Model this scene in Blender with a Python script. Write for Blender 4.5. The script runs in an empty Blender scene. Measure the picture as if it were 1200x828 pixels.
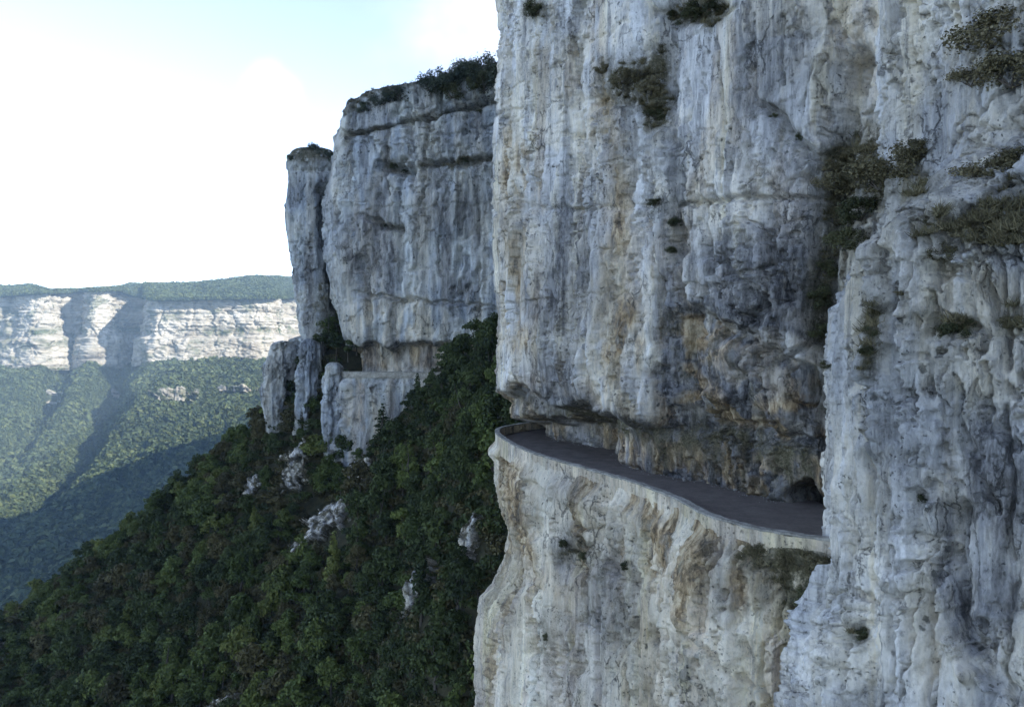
import bpy, bmesh, math, random
import numpy as np
from mathutils import Vector, Matrix
from mathutils.geometry import tessellate_polygon

random.seed(7)
RNG = np.random.default_rng(11)
S = bpy.context.scene
COL = S.collection

# ------------------------------------------------------------------ camera
cam_d = bpy.data.cameras.new('camera')
cam_d.sensor_width = 36.0
cam_d.lens = 27.0
cam_d.shift_y = -19.0 / 1200.0
cam_d.clip_start = 0.1
cam_d.clip_end = 60000.0
cam = bpy.data.objects.new('camera', cam_d)
cam.rotation_euler = (math.radians(90), 0, 0)
COL.objects.link(cam)
S.camera = cam
F, HZ = 900.0, 395.0          # focal length and horizon line in photograph pixels

# ------------------------------------------------------------------ light
SUN_EL, SUN_AZ = math.radians(27.0), (0.90, -0.436)      # direction to the sun, plan
sx, sy = SUN_AZ
sd = Vector((sx * math.cos(SUN_EL), sy * math.cos(SUN_EL), math.sin(SUN_EL))).normalized()
W = bpy.data.worlds.new('World')
S.world = W
W.use_nodes = True
wt = W.node_tree
wt.nodes.clear()
wo = wt.nodes.new('ShaderNodeOutputWorld')
bg = wt.nodes.new('ShaderNodeBackground')
sky = wt.nodes.new('ShaderNodeTexSky')
sky.sky_type = 'NISHITA'
sky.sun_disc = False
sky.sun_elevation = SUN_EL
sky.sun_rotation = math.atan2(sd.x, sd.y)
sky.air_density = 0.55
sky.dust_density = 0.05
sky.ozone_density = 1.0
sky.altitude = 900
bg.inputs['Strength'].default_value = 0.15
# small bright clouds standing in the sky
tc = wt.nodes.new('ShaderNodeTexCoord')
def w_cloud(prev, px, py, r_in, r_out, amount, stretch=1.0):
    d = Vector(((px - 600) / F, 1.0, (HZ - py) / F)).normalized()
    nz = wt.nodes.new('ShaderNodeTexNoise'); nz.inputs['Scale'].default_value = 16; nz.inputs['Detail'].default_value = 7
    wt.links.new(tc.outputs['Generated'], nz.inputs['Vector'])
    sub = wt.nodes.new('ShaderNodeVectorMath'); sub.operation = 'SUBTRACT'
    wt.links.new(tc.outputs['Generated'], sub.inputs[0]); sub.inputs[1].default_value = d
    scl = wt.nodes.new('ShaderNodeVectorMath'); scl.operation = 'MULTIPLY'
    wt.links.new(sub.outputs[0], scl.inputs[0]); scl.inputs[1].default_value = (1.0 / stretch, 1.0 / stretch, 1)
    ln = wt.nodes.new('ShaderNodeVectorMath'); ln.operation = 'LENGTH'
    wt.links.new(scl.outputs[0], ln.inputs[0])
    md = wt.nodes.new('ShaderNodeMath'); md.operation = 'MULTIPLY_ADD'
    wt.links.new(nz.outputs['Fac'], md.inputs[0]); md.inputs[1].default_value = r_out * 0.9
    wt.links.new(ln.outputs['Value'], md.inputs[2])
    mr = wt.nodes.new('ShaderNodeMapRange'); mr.interpolation_type = 'SMOOTHSTEP'
    mr.inputs['From Min'].default_value = r_in + r_out * 0.35
    mr.inputs['From Max'].default_value = r_out + r_out * 0.55
    mr.inputs['To Min'].default_value = amount; mr.inputs['To Max'].default_value = 0.0
    wt.links.new(md.outputs[0], mr.inputs['Value'])
    mx = wt.nodes.new('ShaderNodeMix'); mx.data_type = 'RGBA'
    wt.links.new(mr.outputs[0], mx.inputs['Factor'])
    wt.links.new(prev, mx.inputs['A']); mx.inputs['B'].default_value = (2.6, 2.6, 2.55, 1)
    return mx.outputs['Result']
bw = wt.nodes.new('ShaderNodeRGBToBW'); wt.links.new(sky.outputs['Color'], bw.inputs[0])
thin = wt.nodes.new('ShaderNodeMix'); thin.data_type = 'RGBA'; thin.inputs['Factor'].default_value = 0.38     # thin high cloud over the whole sky
wt.links.new(sky.outputs['Color'], thin.inputs['A']); wt.links.new(bw.outputs[0], thin.inputs['B'])
o_ = thin.outputs['Result']
o_ = w_cloud(o_, 318, 106, 0.004, 0.040, 0.9)
o_ = w_cloud(o_, 600, -10, 0.0, 0.13, 0.5, 1.5)
wt.links.new(o_, bg.inputs['Color'])
wt.links.new(bg.outputs[0], wo.inputs['Surface'])

sun_d = bpy.data.lights.new('sun', 'SUN')
sun_d.energy = 2.0
sun_d.angle = math.radians(0.5)
sun_d.color = (1.0, 0.94, 0.84)
sun = bpy.data.objects.new('sun', sun_d)
sun.rotation_euler = sd.to_track_quat('Z', 'Y').to_euler()
COL.objects.link(sun)

S.view_settings.view_transform = 'Standard'
S.view_settings.look = 'None'
S.view_settings.exposure = 2.35
S.view_settings.gamma = 1.0
S.cycles.use_denoising = True
S.cycles.max_bounces = 6
S.cycles.diffuse_bounces = 3
S.cycles.volume_bounces = 0
S.cycles.transparent_max_bounces = 8
S.cycles.use_adaptive_sampling = True
S.cycles.adaptive_threshold = 0.015

# ------------------------------------------------------------------ noise (numpy)
_G = np.array([(1,1,0),(-1,1,0),(1,-1,0),(-1,-1,0),(1,0,1),(-1,0,1),(1,0,-1),(-1,0,-1),(0,1,1),(0,-1,1),(0,1,-1),(0,-1,-1),(1,1,0),(-1,1,0),(0,-1,1),(0,-1,-1)], np.float32)
def _hash(i, j, k, seed):
    h = (i.astype(np.uint32) * np.uint32(374761393)) ^ (j.astype(np.uint32) * np.uint32(668265263)) ^ (k.astype(np.uint32) * np.uint32(2147483647 - 9876)) ^ np.uint32((seed * 2654435761 + 12345) & 0xffffffff)
    h = (h ^ (h >> np.uint32(13))) * np.uint32(1274126177)
    h = (h ^ (h >> np.uint32(15))) * np.uint32(2246822519)
    return h ^ (h >> np.uint32(16))
def perlin(x, y, z, seed=0):
    x, y, z = [np.asarray(a, np.float32) for a in np.broadcast_arrays(x, y, z)]
    xi, yi, zi = np.floor(x), np.floor(y), np.floor(z)
    fx, fy, fz = x - xi, y - yi, z - zi
    xi, yi, zi = xi.astype(np.int32), yi.astype(np.int32), zi.astype(np.int32)
    u, v, w = [t * t * t * (t * (t * 6 - 15) + 10) for t in (fx, fy, fz)]
    out = 0
    for a in (0, 1):
        for b in (0, 1):
            for c in (0, 1):
                g = _G[(_hash(xi + a, yi + b, zi + c, seed) & np.uint32(15)).astype(np.int32)]
                d = g[..., 0] * (fx - a) + g[..., 1] * (fy - b) + g[..., 2] * (fz - c)
                out = out + d * (u if a else 1 - u) * (v if b else 1 - v) * (w if c else 1 - w)
    return out
def fbm(x, y, z, octs=4, seed=0, rough=0.5):
    t, a, f = 0, 1.0, 1.0
    for o in range(octs):
        t = t + a * perlin(x * f, y * f, z * f, seed + o * 17)
        a *= rough; f *= 2.03
    return t
def ridged(x, y, z, octs=4, seed=0):
    t, a, f = 0, 1.0, 1.0
    for o in range(octs):
        t = t + a * (1 - 2 * np.abs(perlin(x * f, y * f, z * f, seed + o * 13)) * 1.6)
        a *= 0.5; f *= 2.1
    return t
def worley(x, y, z, seed=0):
    x, y, z = [np.asarray(a, np.float32) for a in np.broadcast_arrays(x, y, z)]
    xi, yi, zi = [np.floor(a).astype(np.int32) for a in (x, y, z)]
    f1 = np.full(x.shape, 9.0, np.float32); f2 = f1.copy(); idr = np.zeros(x.shape, np.float32)
    for a in (-1, 0, 1):
        for b in (-1, 0, 1):
            for c in (-1, 0, 1):
                h = _hash(xi + a, yi + b, zi + c, seed)
                px_ = xi + a + (h & np.uint32(1023)).astype(np.float32) / 1023
                py_ = yi + b + ((h >> np.uint32(10)) & np.uint32(1023)).astype(np.float32) / 1023
                pz_ = zi + c + ((h >> np.uint32(20)) & np.uint32(1023)).astype(np.float32) / 1023
                d = np.sqrt((px_ - x) ** 2 + (py_ - y) ** 2 + (pz_ - z) ** 2)
                cl = d < f1
                f2 = np.where(cl, f1, np.minimum(f2, d))
                idr = np.where(cl, ((h >> np.uint32(5)) & np.uint32(255)).astype(np.float32) / 255, idr)
                f1 = np.where(cl, d, f1)
    return f1, f2, idr
def sstep(a, b, x):
    t = np.clip((x - a) / (b - a), 0, 1)
    return t * t * (3 - 2 * t)
def line(px, py, pts, w):
    """closeness (1 on it, 0 away) to a crack or streak drawn through the points"""
    d2 = np.full(px.shape, 1e9)
    for (x0, y0), (x1, y1) in zip(pts[:-1], pts[1:]):
        dx, dy = x1 - x0, y1 - y0
        t = np.clip(((px - x0) * dx + (py - y0) * dy) / (dx * dx + dy * dy + 1e-9), 0, 1)
        d2 = np.minimum(d2, (px - x0 - t * dx) ** 2 + (py - y0 - t * dy) ** 2)
    return np.exp(-d2 / (w * w))
def blob(px, py, cx, cy, rx, ry, soft=0.5):
    r = np.sqrt(((px - cx) / rx) ** 2 + ((py - cy) / ry) ** 2)
    return 1 - sstep(1 - soft, 1 + soft, r)
def ip(x, xs, ys):
    return np.interp(x, xs, ys)

# ------------------------------------------------------------------ mesh and tagging helpers
def tag(o, label=None, cat=None, group=None, kind=None):
    if label: o['label'] = label
    if cat: o['category'] = cat
    if group: o['group'] = group
    if kind: o['kind'] = kind
    return o
def link(o, parent=None):
    COL.objects.link(o)
    if parent is not None: o.parent = parent
    return o
def mesh_np(name, V, Q, mat, smooth=True, attrs=None):
    me = bpy.data.meshes.new(name)
    V = np.ascontiguousarray(V, np.float32).reshape(-1, 3)
    Q = np.ascontiguousarray(Q, np.int32)
    n = Q.shape[1]
    me.vertices.add(len(V)); me.vertices.foreach_set('co', V.ravel())
    me.loops.add(Q.size); me.loops.foreach_set('vertex_index', Q.ravel())
    me.polygons.add(len(Q))
    me.polygons.foreach_set('loop_start', np.arange(0, Q.size, n, dtype=np.int32))
    me.polygons.foreach_set('loop_total', np.full(len(Q), n, np.int32))
    me.polygons.foreach_set('use_smooth', np.full(len(Q), smooth))
    if attrs:
        for k, a in attrs.items():
            at = me.attributes.new(k, 'FLOAT_COLOR', 'POINT')
            at.data.foreach_set('color', np.ascontiguousarray(a, np.float32).ravel())
    me.update(calc_edges=True)
    me.validate()
    if mat: me.materials.append(mat)
    return me
def grid_quads(nr, nc, closed=False):
    r = np.arange(nr - 1)[:, None]; c = np.arange(nc if closed else nc - 1)[None, :]
    c2 = (c + 1) % nc
    return np.stack([r * nc + c, r * nc + c2, (r + 1) * nc + c2, (r + 1) * nc + c], -1).reshape(-1, 4)
def obj(name, me, parent=None):
    return link(bpy.data.objects.new(name, me), parent)
def empty(name, loc=(0, 0, 0), rz=0.0):
    o = bpy.data.objects.new(name, None)
    o.empty_display_size = 0.5
    o.location = loc; o.rotation_euler = (0, 0, rz)
    return link(o)
def catmull(pts, n=40):
    P = np.array(pts, float)
    P = np.vstack([2 * P[0] - P[1], P, 2 * P[-1] - P[-2]])
    out = []
    for i in range(1, len(P) - 2):
        t = np.linspace(0, 1, n, endpoint=False)[:, None]
        a, b, c, d = P[i - 1], P[i], P[i + 1], P[i + 2]
        out.append(0.5 * ((2 * b) + (c - a) * t + (2 * a - 5 * b + 4 * c - d) * t ** 2 + (3 * b - a - 3 * c + d) * t ** 3))
    out.append(P[-2][None])
    return np.vstack(out)
def at(px, py, Y):
    return np.array([(px - 600) / F * Y, Y, (HZ - py) / F * Y])

# ------------------------------------------------------------------ materials
def new_mat(name):
    m = bpy.data.materials.new(name); m.use_nodes = True
    nt = m.node_tree; nt.nodes.clear()
    out = nt.nodes.new('ShaderNodeOutputMaterial')
    b = nt.nodes.new('ShaderNodeBsdfPrincipled')
    nt.links.new(b.outputs[0], out.inputs['Surface'])
    b.inputs['Roughness'].default_value = 0.9
    b.inputs['Specular IOR Level'].default_value = 0.15
    return m, nt, b
class NB:
    def __init__(s, nt): s.nt = nt
    def n(s, t, **kw):
        x = s.nt.nodes.new(t)
        for k, v in kw.items(): setattr(x, k, v)
        return x
    def put(s, sock, v):
        if hasattr(v, 'is_output'): s.nt.links.new(v, sock)
        else: sock.default_value = v
    def coords(s, scale):
        g = s.n('ShaderNodeNewGeometry')
        m = s.n('ShaderNodeVectorMath', operation='MULTIPLY')
        s.nt.links.new(g.outputs['Position'], m.inputs[0]); m.inputs[1].default_value = scale
        return m.outputs[0]
    def noise(s, vec, scale, detail=6, rough=0.6, dist=0.0, col=False):
        x = s.n('ShaderNodeTexNoise')
        s.nt.links.new(vec, x.inputs['Vector'])
        x.inputs['Scale'].default_value = scale; x.inputs['Detail'].default_value = detail
        x.inputs['Roughness'].default_value = rough; x.inputs['Distortion'].default_value = dist
        return x.outputs['Color' if col else 'Fac']
    def vor(s, vec, scale, feature='F1', out='Distance', rnd=1.0):
        x = s.n('ShaderNodeTexVoronoi', feature=feature)
        s.nt.links.new(vec, x.inputs['Vector']); x.inputs['Scale'].default_value = scale
        x.inputs['Randomness'].default_value = rnd
        return x.outputs[out]
    def math(s, op, a, b=0.0, c=0.0, clamp=False):
        x = s.n('ShaderNodeMath', operation=op, use_clamp=clamp)
        for i, v in enumerate((a, b, c)): s.put(x.inputs[i], v)
        return x.outputs[0]
    def mr(s, v, a, b, c=0.0, d=1.0):
        x = s.n('ShaderNodeMapRange', interpolation_type='SMOOTHSTEP')
        s.put(x.inputs['Value'], v)
        for k, q in (('From Min', a), ('From Max', b), ('To Min', c), ('To Max', d)): s.put(x.inputs[k], q)
        return x.outputs[0]
    def mix(s, f, a, b, bt='MIX'):
        x = s.n('ShaderNodeMix', data_type='RGBA', blend_type=bt)
        s.put(x.inputs['Factor'], f); s.put(x.inputs['A'], a); s.put(x.inputs['B'], b)
        return x.outputs['Result']
    def ramp(s, v, stops):
        x = s.n('ShaderNodeValToRGB')
        e = x.color_ramp.elements
        e[0].position, e[0].color = stops[0][0], (*stops[0][1], 1)
        e[1].position, e[1].color = stops[-1][0], (*stops[-1][1], 1)
        for p, c in stops[1:-1]:
            q = e.new(p); q.color = (*c, 1)
        s.put(x.inputs[0], v)
        return x.outputs[0]
    def bump(s, h, strength, dist, nrm=None):
        x = s.n('ShaderNodeBump'); x.inputs['Strength'].default_value = strength; x.inputs['Distance'].default_value = dist
        s.nt.links.new(h, x.inputs['Height'])
        if nrm is not None: s.nt.links.new(nrm, x.inputs['Normal'])
        return x.outputs[0]
C4 = lambda r, g, b: (r, g, b, 1.0)

def rock_material(name, k=1.0, warm=0.0, lift=1.0, tone=(1, 1, 1)):
    """weathered limestone: vertical water streaks, patches, pocks; stain attribute = ochre, dark varnish and painted overhang shade, pale fresh rock, dry plants"""
    m, nt, b = new_mat(name); N = NB(nt)
    att = N.n('ShaderNodeAttribute'); att.attribute_name = 'stain'
    sep = N.n('ShaderNodeSeparateColor'); nt.links.new(att.outputs['Color'], sep.inputs[0])
    och, drk, pal, mos = sep.outputs[0], sep.outputs[1], sep.outputs[2], att.outputs['Alpha']
    q = 1 / k
    iso = N.coords((q, q, q))
    vert = N.coords((q, q, 0.05 * q)); vert2 = N.coords((q, q, 0.12 * q)); vert3 = N.coords((q, q, .3 * q))
    st1 = N.noise(vert, 0.55, 8, 0.62, 0.4)
    st2 = N.noise(vert2, 2.4, 6, 0.66, 0.25)
    st3 = N.noise(vert, 1.5, 7, 0.66, 0.25)
    pat = N.noise(iso, 0.13, 6, 0.6, 0.5)
    gr = N.noise(vert3, 1.9, 9, 0.70, 0.2)
    fine = N.noise(iso, 6.5, 6, 0.72)
    L = lambda r, g, bb: C4(min(r * lift * tone[0], .8), min(g * lift * tone[1], .8), min(bb * lift * tone[2], .8))
    base = N.mix(N.mr(pat, 0.42, 0.58), L(.47, .46, .43), L(.36, .375, .40))
    warmn = N.noise(vert, 0.28, 6, 0.62, 0.6)
    base = N.mix(N.math('MULTIPLY', N.mr(warmn, 0.50, 0.60), 0.55 + warm), base, L(.54, .475, .375))
    # grey-blue water streaks and chalky runs
    base = N.mix(N.math('MULTIPLY', N.mr(st3, 0.53, 0.63), 0.64), base, C4(.205, .205, .205))
    base = N.mix(N.math('MULTIPLY', N.mr(st1, 0.54, 0.64), 0.66), base, C4(.225, .225, .225))
    base = N.mix(N.math('MULTIPLY', N.mr(st1, 0.47, 0.37), 0.65), base, L(.62, .61, .58))
    base = N.mix(N.math('MULTIPLY', N.mr(st2, 0.44, 0.33), 0.38), base, L(.66, .65, .62))
    base = N.mix(N.math('MULTIPLY', N.mr(st2, 0.56, 0.66), 0.36), base, C4(.15, .16, .175))
    # pale fresh rock
    pfac = N.math('MULTIPLY', pal, N.mr(st2, 0.62, 0.45, 0.5, 1.0), clamp=True)
    base = N.mix(pfac, base, N.ramp(N.math('ADD', N.math('MULTIPLY', st3, .5), N.math('MULTIPLY', gr, .5)), [(0.42, (.80, .74, .60)), (0.52, (.74, .665, .53)), (0.60, (.48, .42, .32))]))
    # ochre
    onz = N.noise(N.coords((q, q, 0.35 * q)), 0.9, 9, 0.72, 0.6)
    ofac = N.math('MULTIPLY', och, N.mr(onz, 0.28, 0.48, 0.45, 1.0), clamp=True)
    base = N.mix(ofac, base, N.ramp(N.math('ADD', N.math('MULTIPLY', onz, 0.6), N.math('MULTIPLY', gr, 0.4)), [(0.40, (.06, .05, .04)), (0.46, (.19, .135, .08)), (0.52, (.42, .31, .18)), (0.59, (.62, .52, .36)), (0.67, (.36, .25, .13))]))
    # dark varnish, and overhang shade painted under the lip of the wall
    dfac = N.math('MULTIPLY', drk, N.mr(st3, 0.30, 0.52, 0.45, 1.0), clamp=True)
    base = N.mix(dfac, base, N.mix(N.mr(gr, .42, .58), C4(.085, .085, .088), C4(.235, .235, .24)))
    # grain
    grain = N.math('ADD', N.math('MULTIPLY', gr, 0.6), N.math('MULTIPLY', fine, 0.4))
    base = N.mix(1.0, base, N.ramp(grain, [(0.37, (.40, .40, .41)), (0.44, (.84, .84, .84)), (0.51, (1, 1, 1)), (0.60, (1.08, 1.08, 1.07))]), 'MULTIPLY')
    # dry plants and lichen, and the brown band painted under the lip
    mnz = N.noise(iso, 1.3, 9, 0.75)
    mfac = N.math('MULTIPLY', mos, N.mr(mnz, 0.34, 0.50), clamp=True)
    base = N.mix(mfac, base, N.ramp(fine, [(0.35, (.045, .043, .025)), (0.5, (.115, .105, .065)), (0.65, (.21, .185, .125))]))
    # pocks, holes and tufts too small to model
    wob = N.n('ShaderNodeVectorMath', operation='ADD'); nt.links.new(iso, wob.inputs[0])
    wn = N.n('ShaderNodeVectorMath', operation='SCALE'); nt.links.new(N.noise(iso, 2.5, 4, .6, 0, True), wn.inputs[0]); wn.inputs['Scale'].default_value = .55
    nt.links.new(wn.outputs[0], wob.inputs[1])
    pk1 = N.math('MULTIPLY', N.mr(N.vor(wob.outputs[0], 1.25), 0.10, 0.24, 1.0, 0.0), N.mr(N.noise(iso, 0.42, 4), 0.52, 0.60))
    pk2 = N.math('MULTIPLY', N.mr(N.vor(wob.outputs[0], 3.6), 0.12, 0.26, 1.0, 0.0), N.mr(N.noise(iso, 0.6, 4), 0.47, 0.58))
    pk = N.math('MAXIMUM', pk1, N.math('MULTIPLY', pk2, .8))
    base = N.mix(N.math('MULTIPLY', pk, 0.8), base, C4(.055, .058, .052))
    # hairline joints: long upright ones and shorter level ones
    ja = N.mr(N.vor(wob.outputs[0], .55, 'DISTANCE_TO_EDGE'), 0.006, 0.03, 1.0, 0.0)
    wz = N.n('ShaderNodeVectorMath', operation='MULTIPLY'); nt.links.new(wob.outputs[0], wz.inputs[0]); wz.inputs[1].default_value = (1, 1, .28)
    jb = N.mr(N.vor(wz.outputs[0], 1.1, 'DISTANCE_TO_EDGE'), 0.008, 0.05, 1.0, 0.0)
    jm = N.math('MAXIMUM', N.math('MULTIPLY', ja, N.mr(N.noise(iso, .35, 4), .60, .68)), N.math('MULTIPLY', jb, N.mr(N.noise(iso, .27, 5), .54, .62)))
    base = N.mix(N.math('MULTIPLY', jm, .6), base, C4(.06, .062, .06))
    nt.links.new(base, b.inputs['Base Color'])
    # relief
    h = N.math('ADD', N.math('MULTIPLY', gr, 0.7), N.math('MULTIPLY', fine, 0.35))
    h = N.math('ADD', h, N.math('MULTIPLY', st2, 0.35))
    h = N.math('SUBTRACT', h, N.math('MULTIPLY', N.math('MAXIMUM', pk, jm), 0.35))
    slab = N.mr(N.noise(iso, 0.11, 4, .55), 0.42, 0.58, 0.22, 1.0)       # some slabs are smooth, some broken
    h = N.math('MULTIPLY', h, slab)
    nt.links.new(N.bump(h, 1.0, 0.5 * k), b.inputs['Normal'])
    return m

def simple_mat(name, c1, c2, scale, bump=0.02, detail=6, spec=0.15, rough=0.9, scale3=(1, 1, 1)):
    m, nt, b = new_mat(name); N = NB(nt)
    v = N.coords(scale3)
    n1 = N.noise(v, scale, detail, 0.65); n2 = N.noise(v, scale * 6, 5, 0.7)
    f = N.math('ADD', N.math('MULTIPLY', n1, 0.65), N.math('MULTIPLY', n2, 0.35))
    nt.links.new(N.ramp(f, [(0.38, c1), (0.62, c2)]), b.inputs['Base Color'])
    nt.links.new(N.bump(f, 0.8, bump), b.inputs['Normal'])
    b.inputs['Roughness'].default_value = rough
    b.inputs['Specular IOR Level'].default_value = spec
    return m
def leaf_material(name, cols, var=0.35):
    m, nt, b = new_mat(name); N = NB(nt)
    oi = N.n('ShaderNodeObjectInfo')
    g = N.n('ShaderNodeNewGeometry')
    n1 = N.noise(N.coords((1, 1, 1)), 0.9, 4, 0.6)
    f = N.math('ADD', N.math('MULTIPLY', oi.outputs['Random'], 0.40), N.math('MULTIPLY', g.outputs['Random Per Island'], var))
    f = N.math('ADD', f, N.math('MULTIPLY', n1, 0.40))
    f = N.math('SUBTRACT', f, 0.08)
    st = [(0.12 + 0.76 * i / (len(cols) - 1), c) for i, c in enumerate(cols)]
    nt.links.new(N.ramp(f, st), b.inputs['Base Color'])
    b.inputs['Roughness'].default_value = 0.75
    b.inputs['Specular IOR Level'].default_value = 0.2
    return m
M_ROCK = rock_material('limestone', 1.0, 0.10, 1.50, (1.06, 1.0, .91))
M_ROCK_WARM = rock_material('warm_limestone', 1.0, 0.45, 1.42, (1.24, 1.04, .84))
M_ROCK_BLUE = rock_material('blue_grey_limestone', 1.0, 0.0, 1.48, (1.04, 1.0, .93))
M_ROCK_FAR = rock_material('grey_limestone', 2.0, 0.0, 1.20, (.95, 1.0, 1.03))
M_ASPHALT = simple_mat('asphalt', (.100, .086, .078), (.165, .143, .128), 0.8, 0.02)
M_MASONRY = simple_mat('parapet_stone', (.17, .155, .125), (.50, .47, .40), .9, 0.10, 9)
M_COPING = simple_mat('coping_stone', (.13, .125, .11), (.40, .385, .34), 1.3, 0.08)
M_SOIL = simple_mat('forest_floor', (.018, .020, .010), (.06, .055, .03), 0.5, 0.3)
M_BARK = simple_mat('bark', (.05, .042, .034), (.13, .115, .095), 3.0, 0.05, scale3=(1, 1, .2))
LEAVES = {
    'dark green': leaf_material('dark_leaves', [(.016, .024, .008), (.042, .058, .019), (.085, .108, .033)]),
    'mid green': leaf_material('green_leaves', [(.028, .042, .011), (.075, .102, .026), (.14, .165, .043)]),
    'yellow-green': leaf_material('yellow_green_leaves', [(.05, .066, .016), (.105, .125, .03), (.17, .18, .05)]),
    'brownish green': leaf_material('brown_green_leaves', [(.034, .033, .014), (.075, .068, .028), (.125, .11, .045)]),
}
M_SHRUB = leaf_material('shrub_leaves', [(.060, .055, .030), (.135, .12, .066), (.24, .205, .12)])
M_SHRUB_DARK = leaf_material('dark_shrub_leaves', [(.028, .034, .016), (.066, .072, .035), (.125, .125, .06)])
M_SHRUB_BLUE = leaf_material('grey_shrub_leaves', [(.03, .04, .03), (.06, .075, .05), (.11, .12, .08)])
M_FAR_TREE = leaf_material('far_leaves', [(.018, .028, .016), (.055, .078, .032), (.14, .16, .06)])
M_FAR_FLOOR = simple_mat('far_woodland', (.012, .02, .01), (.04, .055, .022), 0.02, 6.0)

def far_cliff_material():
    m, nt, b = new_mat('sunlit_limestone'); N = NB(nt)
    hor = N.coords((.004, .004, .05)); v = N.coords((.02, .02, .004)); iso = N.coords((.012, .012, .02))
    n1 = N.noise(hor, 1.0, 6, 0.65, 0.4); n2 = N.noise(v, 1.0, 7, 0.7, 0.3); n3 = N.noise(iso, 1.0, 8, 0.7)
    f = N.math('ADD', N.math('MULTIPLY', n1, .4), N.math('ADD', N.math('MULTIPLY', n2, .35), N.math('MULTIPLY', n3, .25)))
    base = N.ramp(f, [(0.40, (.10, .092, .08)), (0.45, (.26, .235, .19)), (0.50, (.36, .33, .27)), (0.57, (.43, .405, .35)), (.63, (.24, .22, .18))])
    att = N.n('ShaderNodeAttribute'); att.attribute_name = 'stain'
    base = N.mix(N.math('MULTIPLY', att.outputs['Alpha'], N.mr(n3, .38, .52), clamp=True), base, C4(.06, .08, .035))
    nt.links.new(base, b.inputs['Base Color'])
    nt.links.new(N.bump(f, 0.9, 16.0), b.inputs['Normal'])
    return m
M_FAR_CLIFF = far_cliff_material()

# ------------------------------------------------------------------ rock faces
SURF = {}
def rows_for(z0, z1, n, extra=()):
    z = np.linspace(z0, z1, n)
    return np.concatenate([z, np.array(extra, float)])
def resample(curve, n, wfar=0.0):
    """columns spaced by how large they show, so that near rock is fine and far or hidden rock is coarse"""
    d = np.linalg.norm(np.diff(curve, axis=0), axis=1)
    mid = 0.5 * (curve[1:] + curve[:-1])
    Y = np.maximum(mid[:, 1], 12)
    pxs = mid[:, 0] / Y * F
    vis = np.where((mid[:, 1] > 8) & (np.abs(pxs) < 700), 1.0, 0.08)
    dx = np.abs(np.diff(curve[:, 0] / np.maximum(curve[:, 1], 12) * F))
    w = vis * (0.45 * d / np.linalg.norm(mid, axis=1) * F + dx) + 1e-6
    cum = np.concatenate([[0], np.cumsum(w)])
    return np.interp(np.linspace(0, cum[-1], n), cum, np.arange(len(curve)))
def cv_at(curve, t):
    i = np.arange(len(curve))
    return np.stack([np.interp(t, i, curve[:, 0]), np.interp(t, i, curve[:, 1])], -1)
def normals2(P):
    d = np.gradient(P, axis=0)
    n = np.stack([d[:, 1], -d[:, 0]], -1)
    n /= np.linalg.norm(n, axis=1)[:, None] + 1e-9
    k = 7
    ker = np.ones(k) / k
    pad = np.pad(n, ((k // 2, k // 2), (0, 0)), 'edge')
    n = np.stack([np.convolve(pad[:, i], ker, 'valid') for i in (0, 1)], -1)
    return n / np.linalg.norm(n, axis=1)[:, None]
def rock_face(name, curve_pts, zrows, ncol, feat, mat, curve_hi=None, blend=None, ztop=None):
    c0 = catmull(curve_pts)
    t = resample(c0, ncol)
    P = cv_at(c0, t); nrm = normals2(P)
    nr = len(zrows)
    X = np.repeat(P[None, :, 0], nr, 0); Y = np.repeat(P[None, :, 1], nr, 0)
    NX = np.repeat(nrm[None, :, 0], nr, 0); NY = np.repeat(nrm[None, :, 1], nr, 0)
    Z = np.repeat(np.asarray(zrows)[:, None], len(P), 1)
    if ztop is not None:
        zt = ztop(P)
        v = (Z - zrows[0]) / (zrows[-1] - zrows[0])
        Z = zrows[0] + v * (zt[None, :] - zrows[0])
    if curve_hi is not None:
        c1 = catmull(curve_hi)
        P1 = cv_at(c1, t); n1 = normals2(P1)
        px0 = 600 + F * X / np.maximum(Y, 5)
        b = blend(px0, Z)
        X = X + b * (P1[None, :, 0] - X); Y = Y + b * (P1[None, :, 1] - Y)
        NX = NX + b * (n1[None, :, 0] - NX); NY = NY + b * (n1[None, :, 1] - NY)
    Yc = np.maximum(Y, 6)
    px = 600 + F * X / Yc; py = HZ - F * Z / Yc
    disp, dz, st = feat(X, Y, Z, px, py)
    X2, Y2 = X + NX * disp, Y + NY * disp; Y2c = np.maximum(Y2, 6)
    _, _, st = feat(X, Y, Z, 600 + F * X2 / Y2c, HZ - F * (Z + dz) / Y2c)
    V = np.stack([X + NX * disp, Y + NY * disp, Z + dz], -1)
    me = mesh_np(name, V.reshape(-1, 3), grid_quads(nr, len(P)), mat, True, {'stain': np.clip(st, 0, 1).reshape(-1, 4)})
    o = obj(name, me)
    du = np.gradient(V, axis=1); dv = np.gradient(V, axis=0)
    nn = np.cross(du, dv); nn /= np.linalg.norm(nn, axis=-1)[..., None] + 1e-9
    flip = np.sign(np.sum(nn * np.stack([NX, NY, 0 * NX], -1), -1)); nn *= np.where(flip == 0, 1, flip)[..., None]
    SURF[name if name not in SURF else o.name] = None
    o_key = o.name
    SURF[o_key] = (V.reshape(-1, 3), nn.reshape(-1, 3))
    MOSS[o_key] = st[..., 3].ravel()
    return o
MOSS = {}
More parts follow.
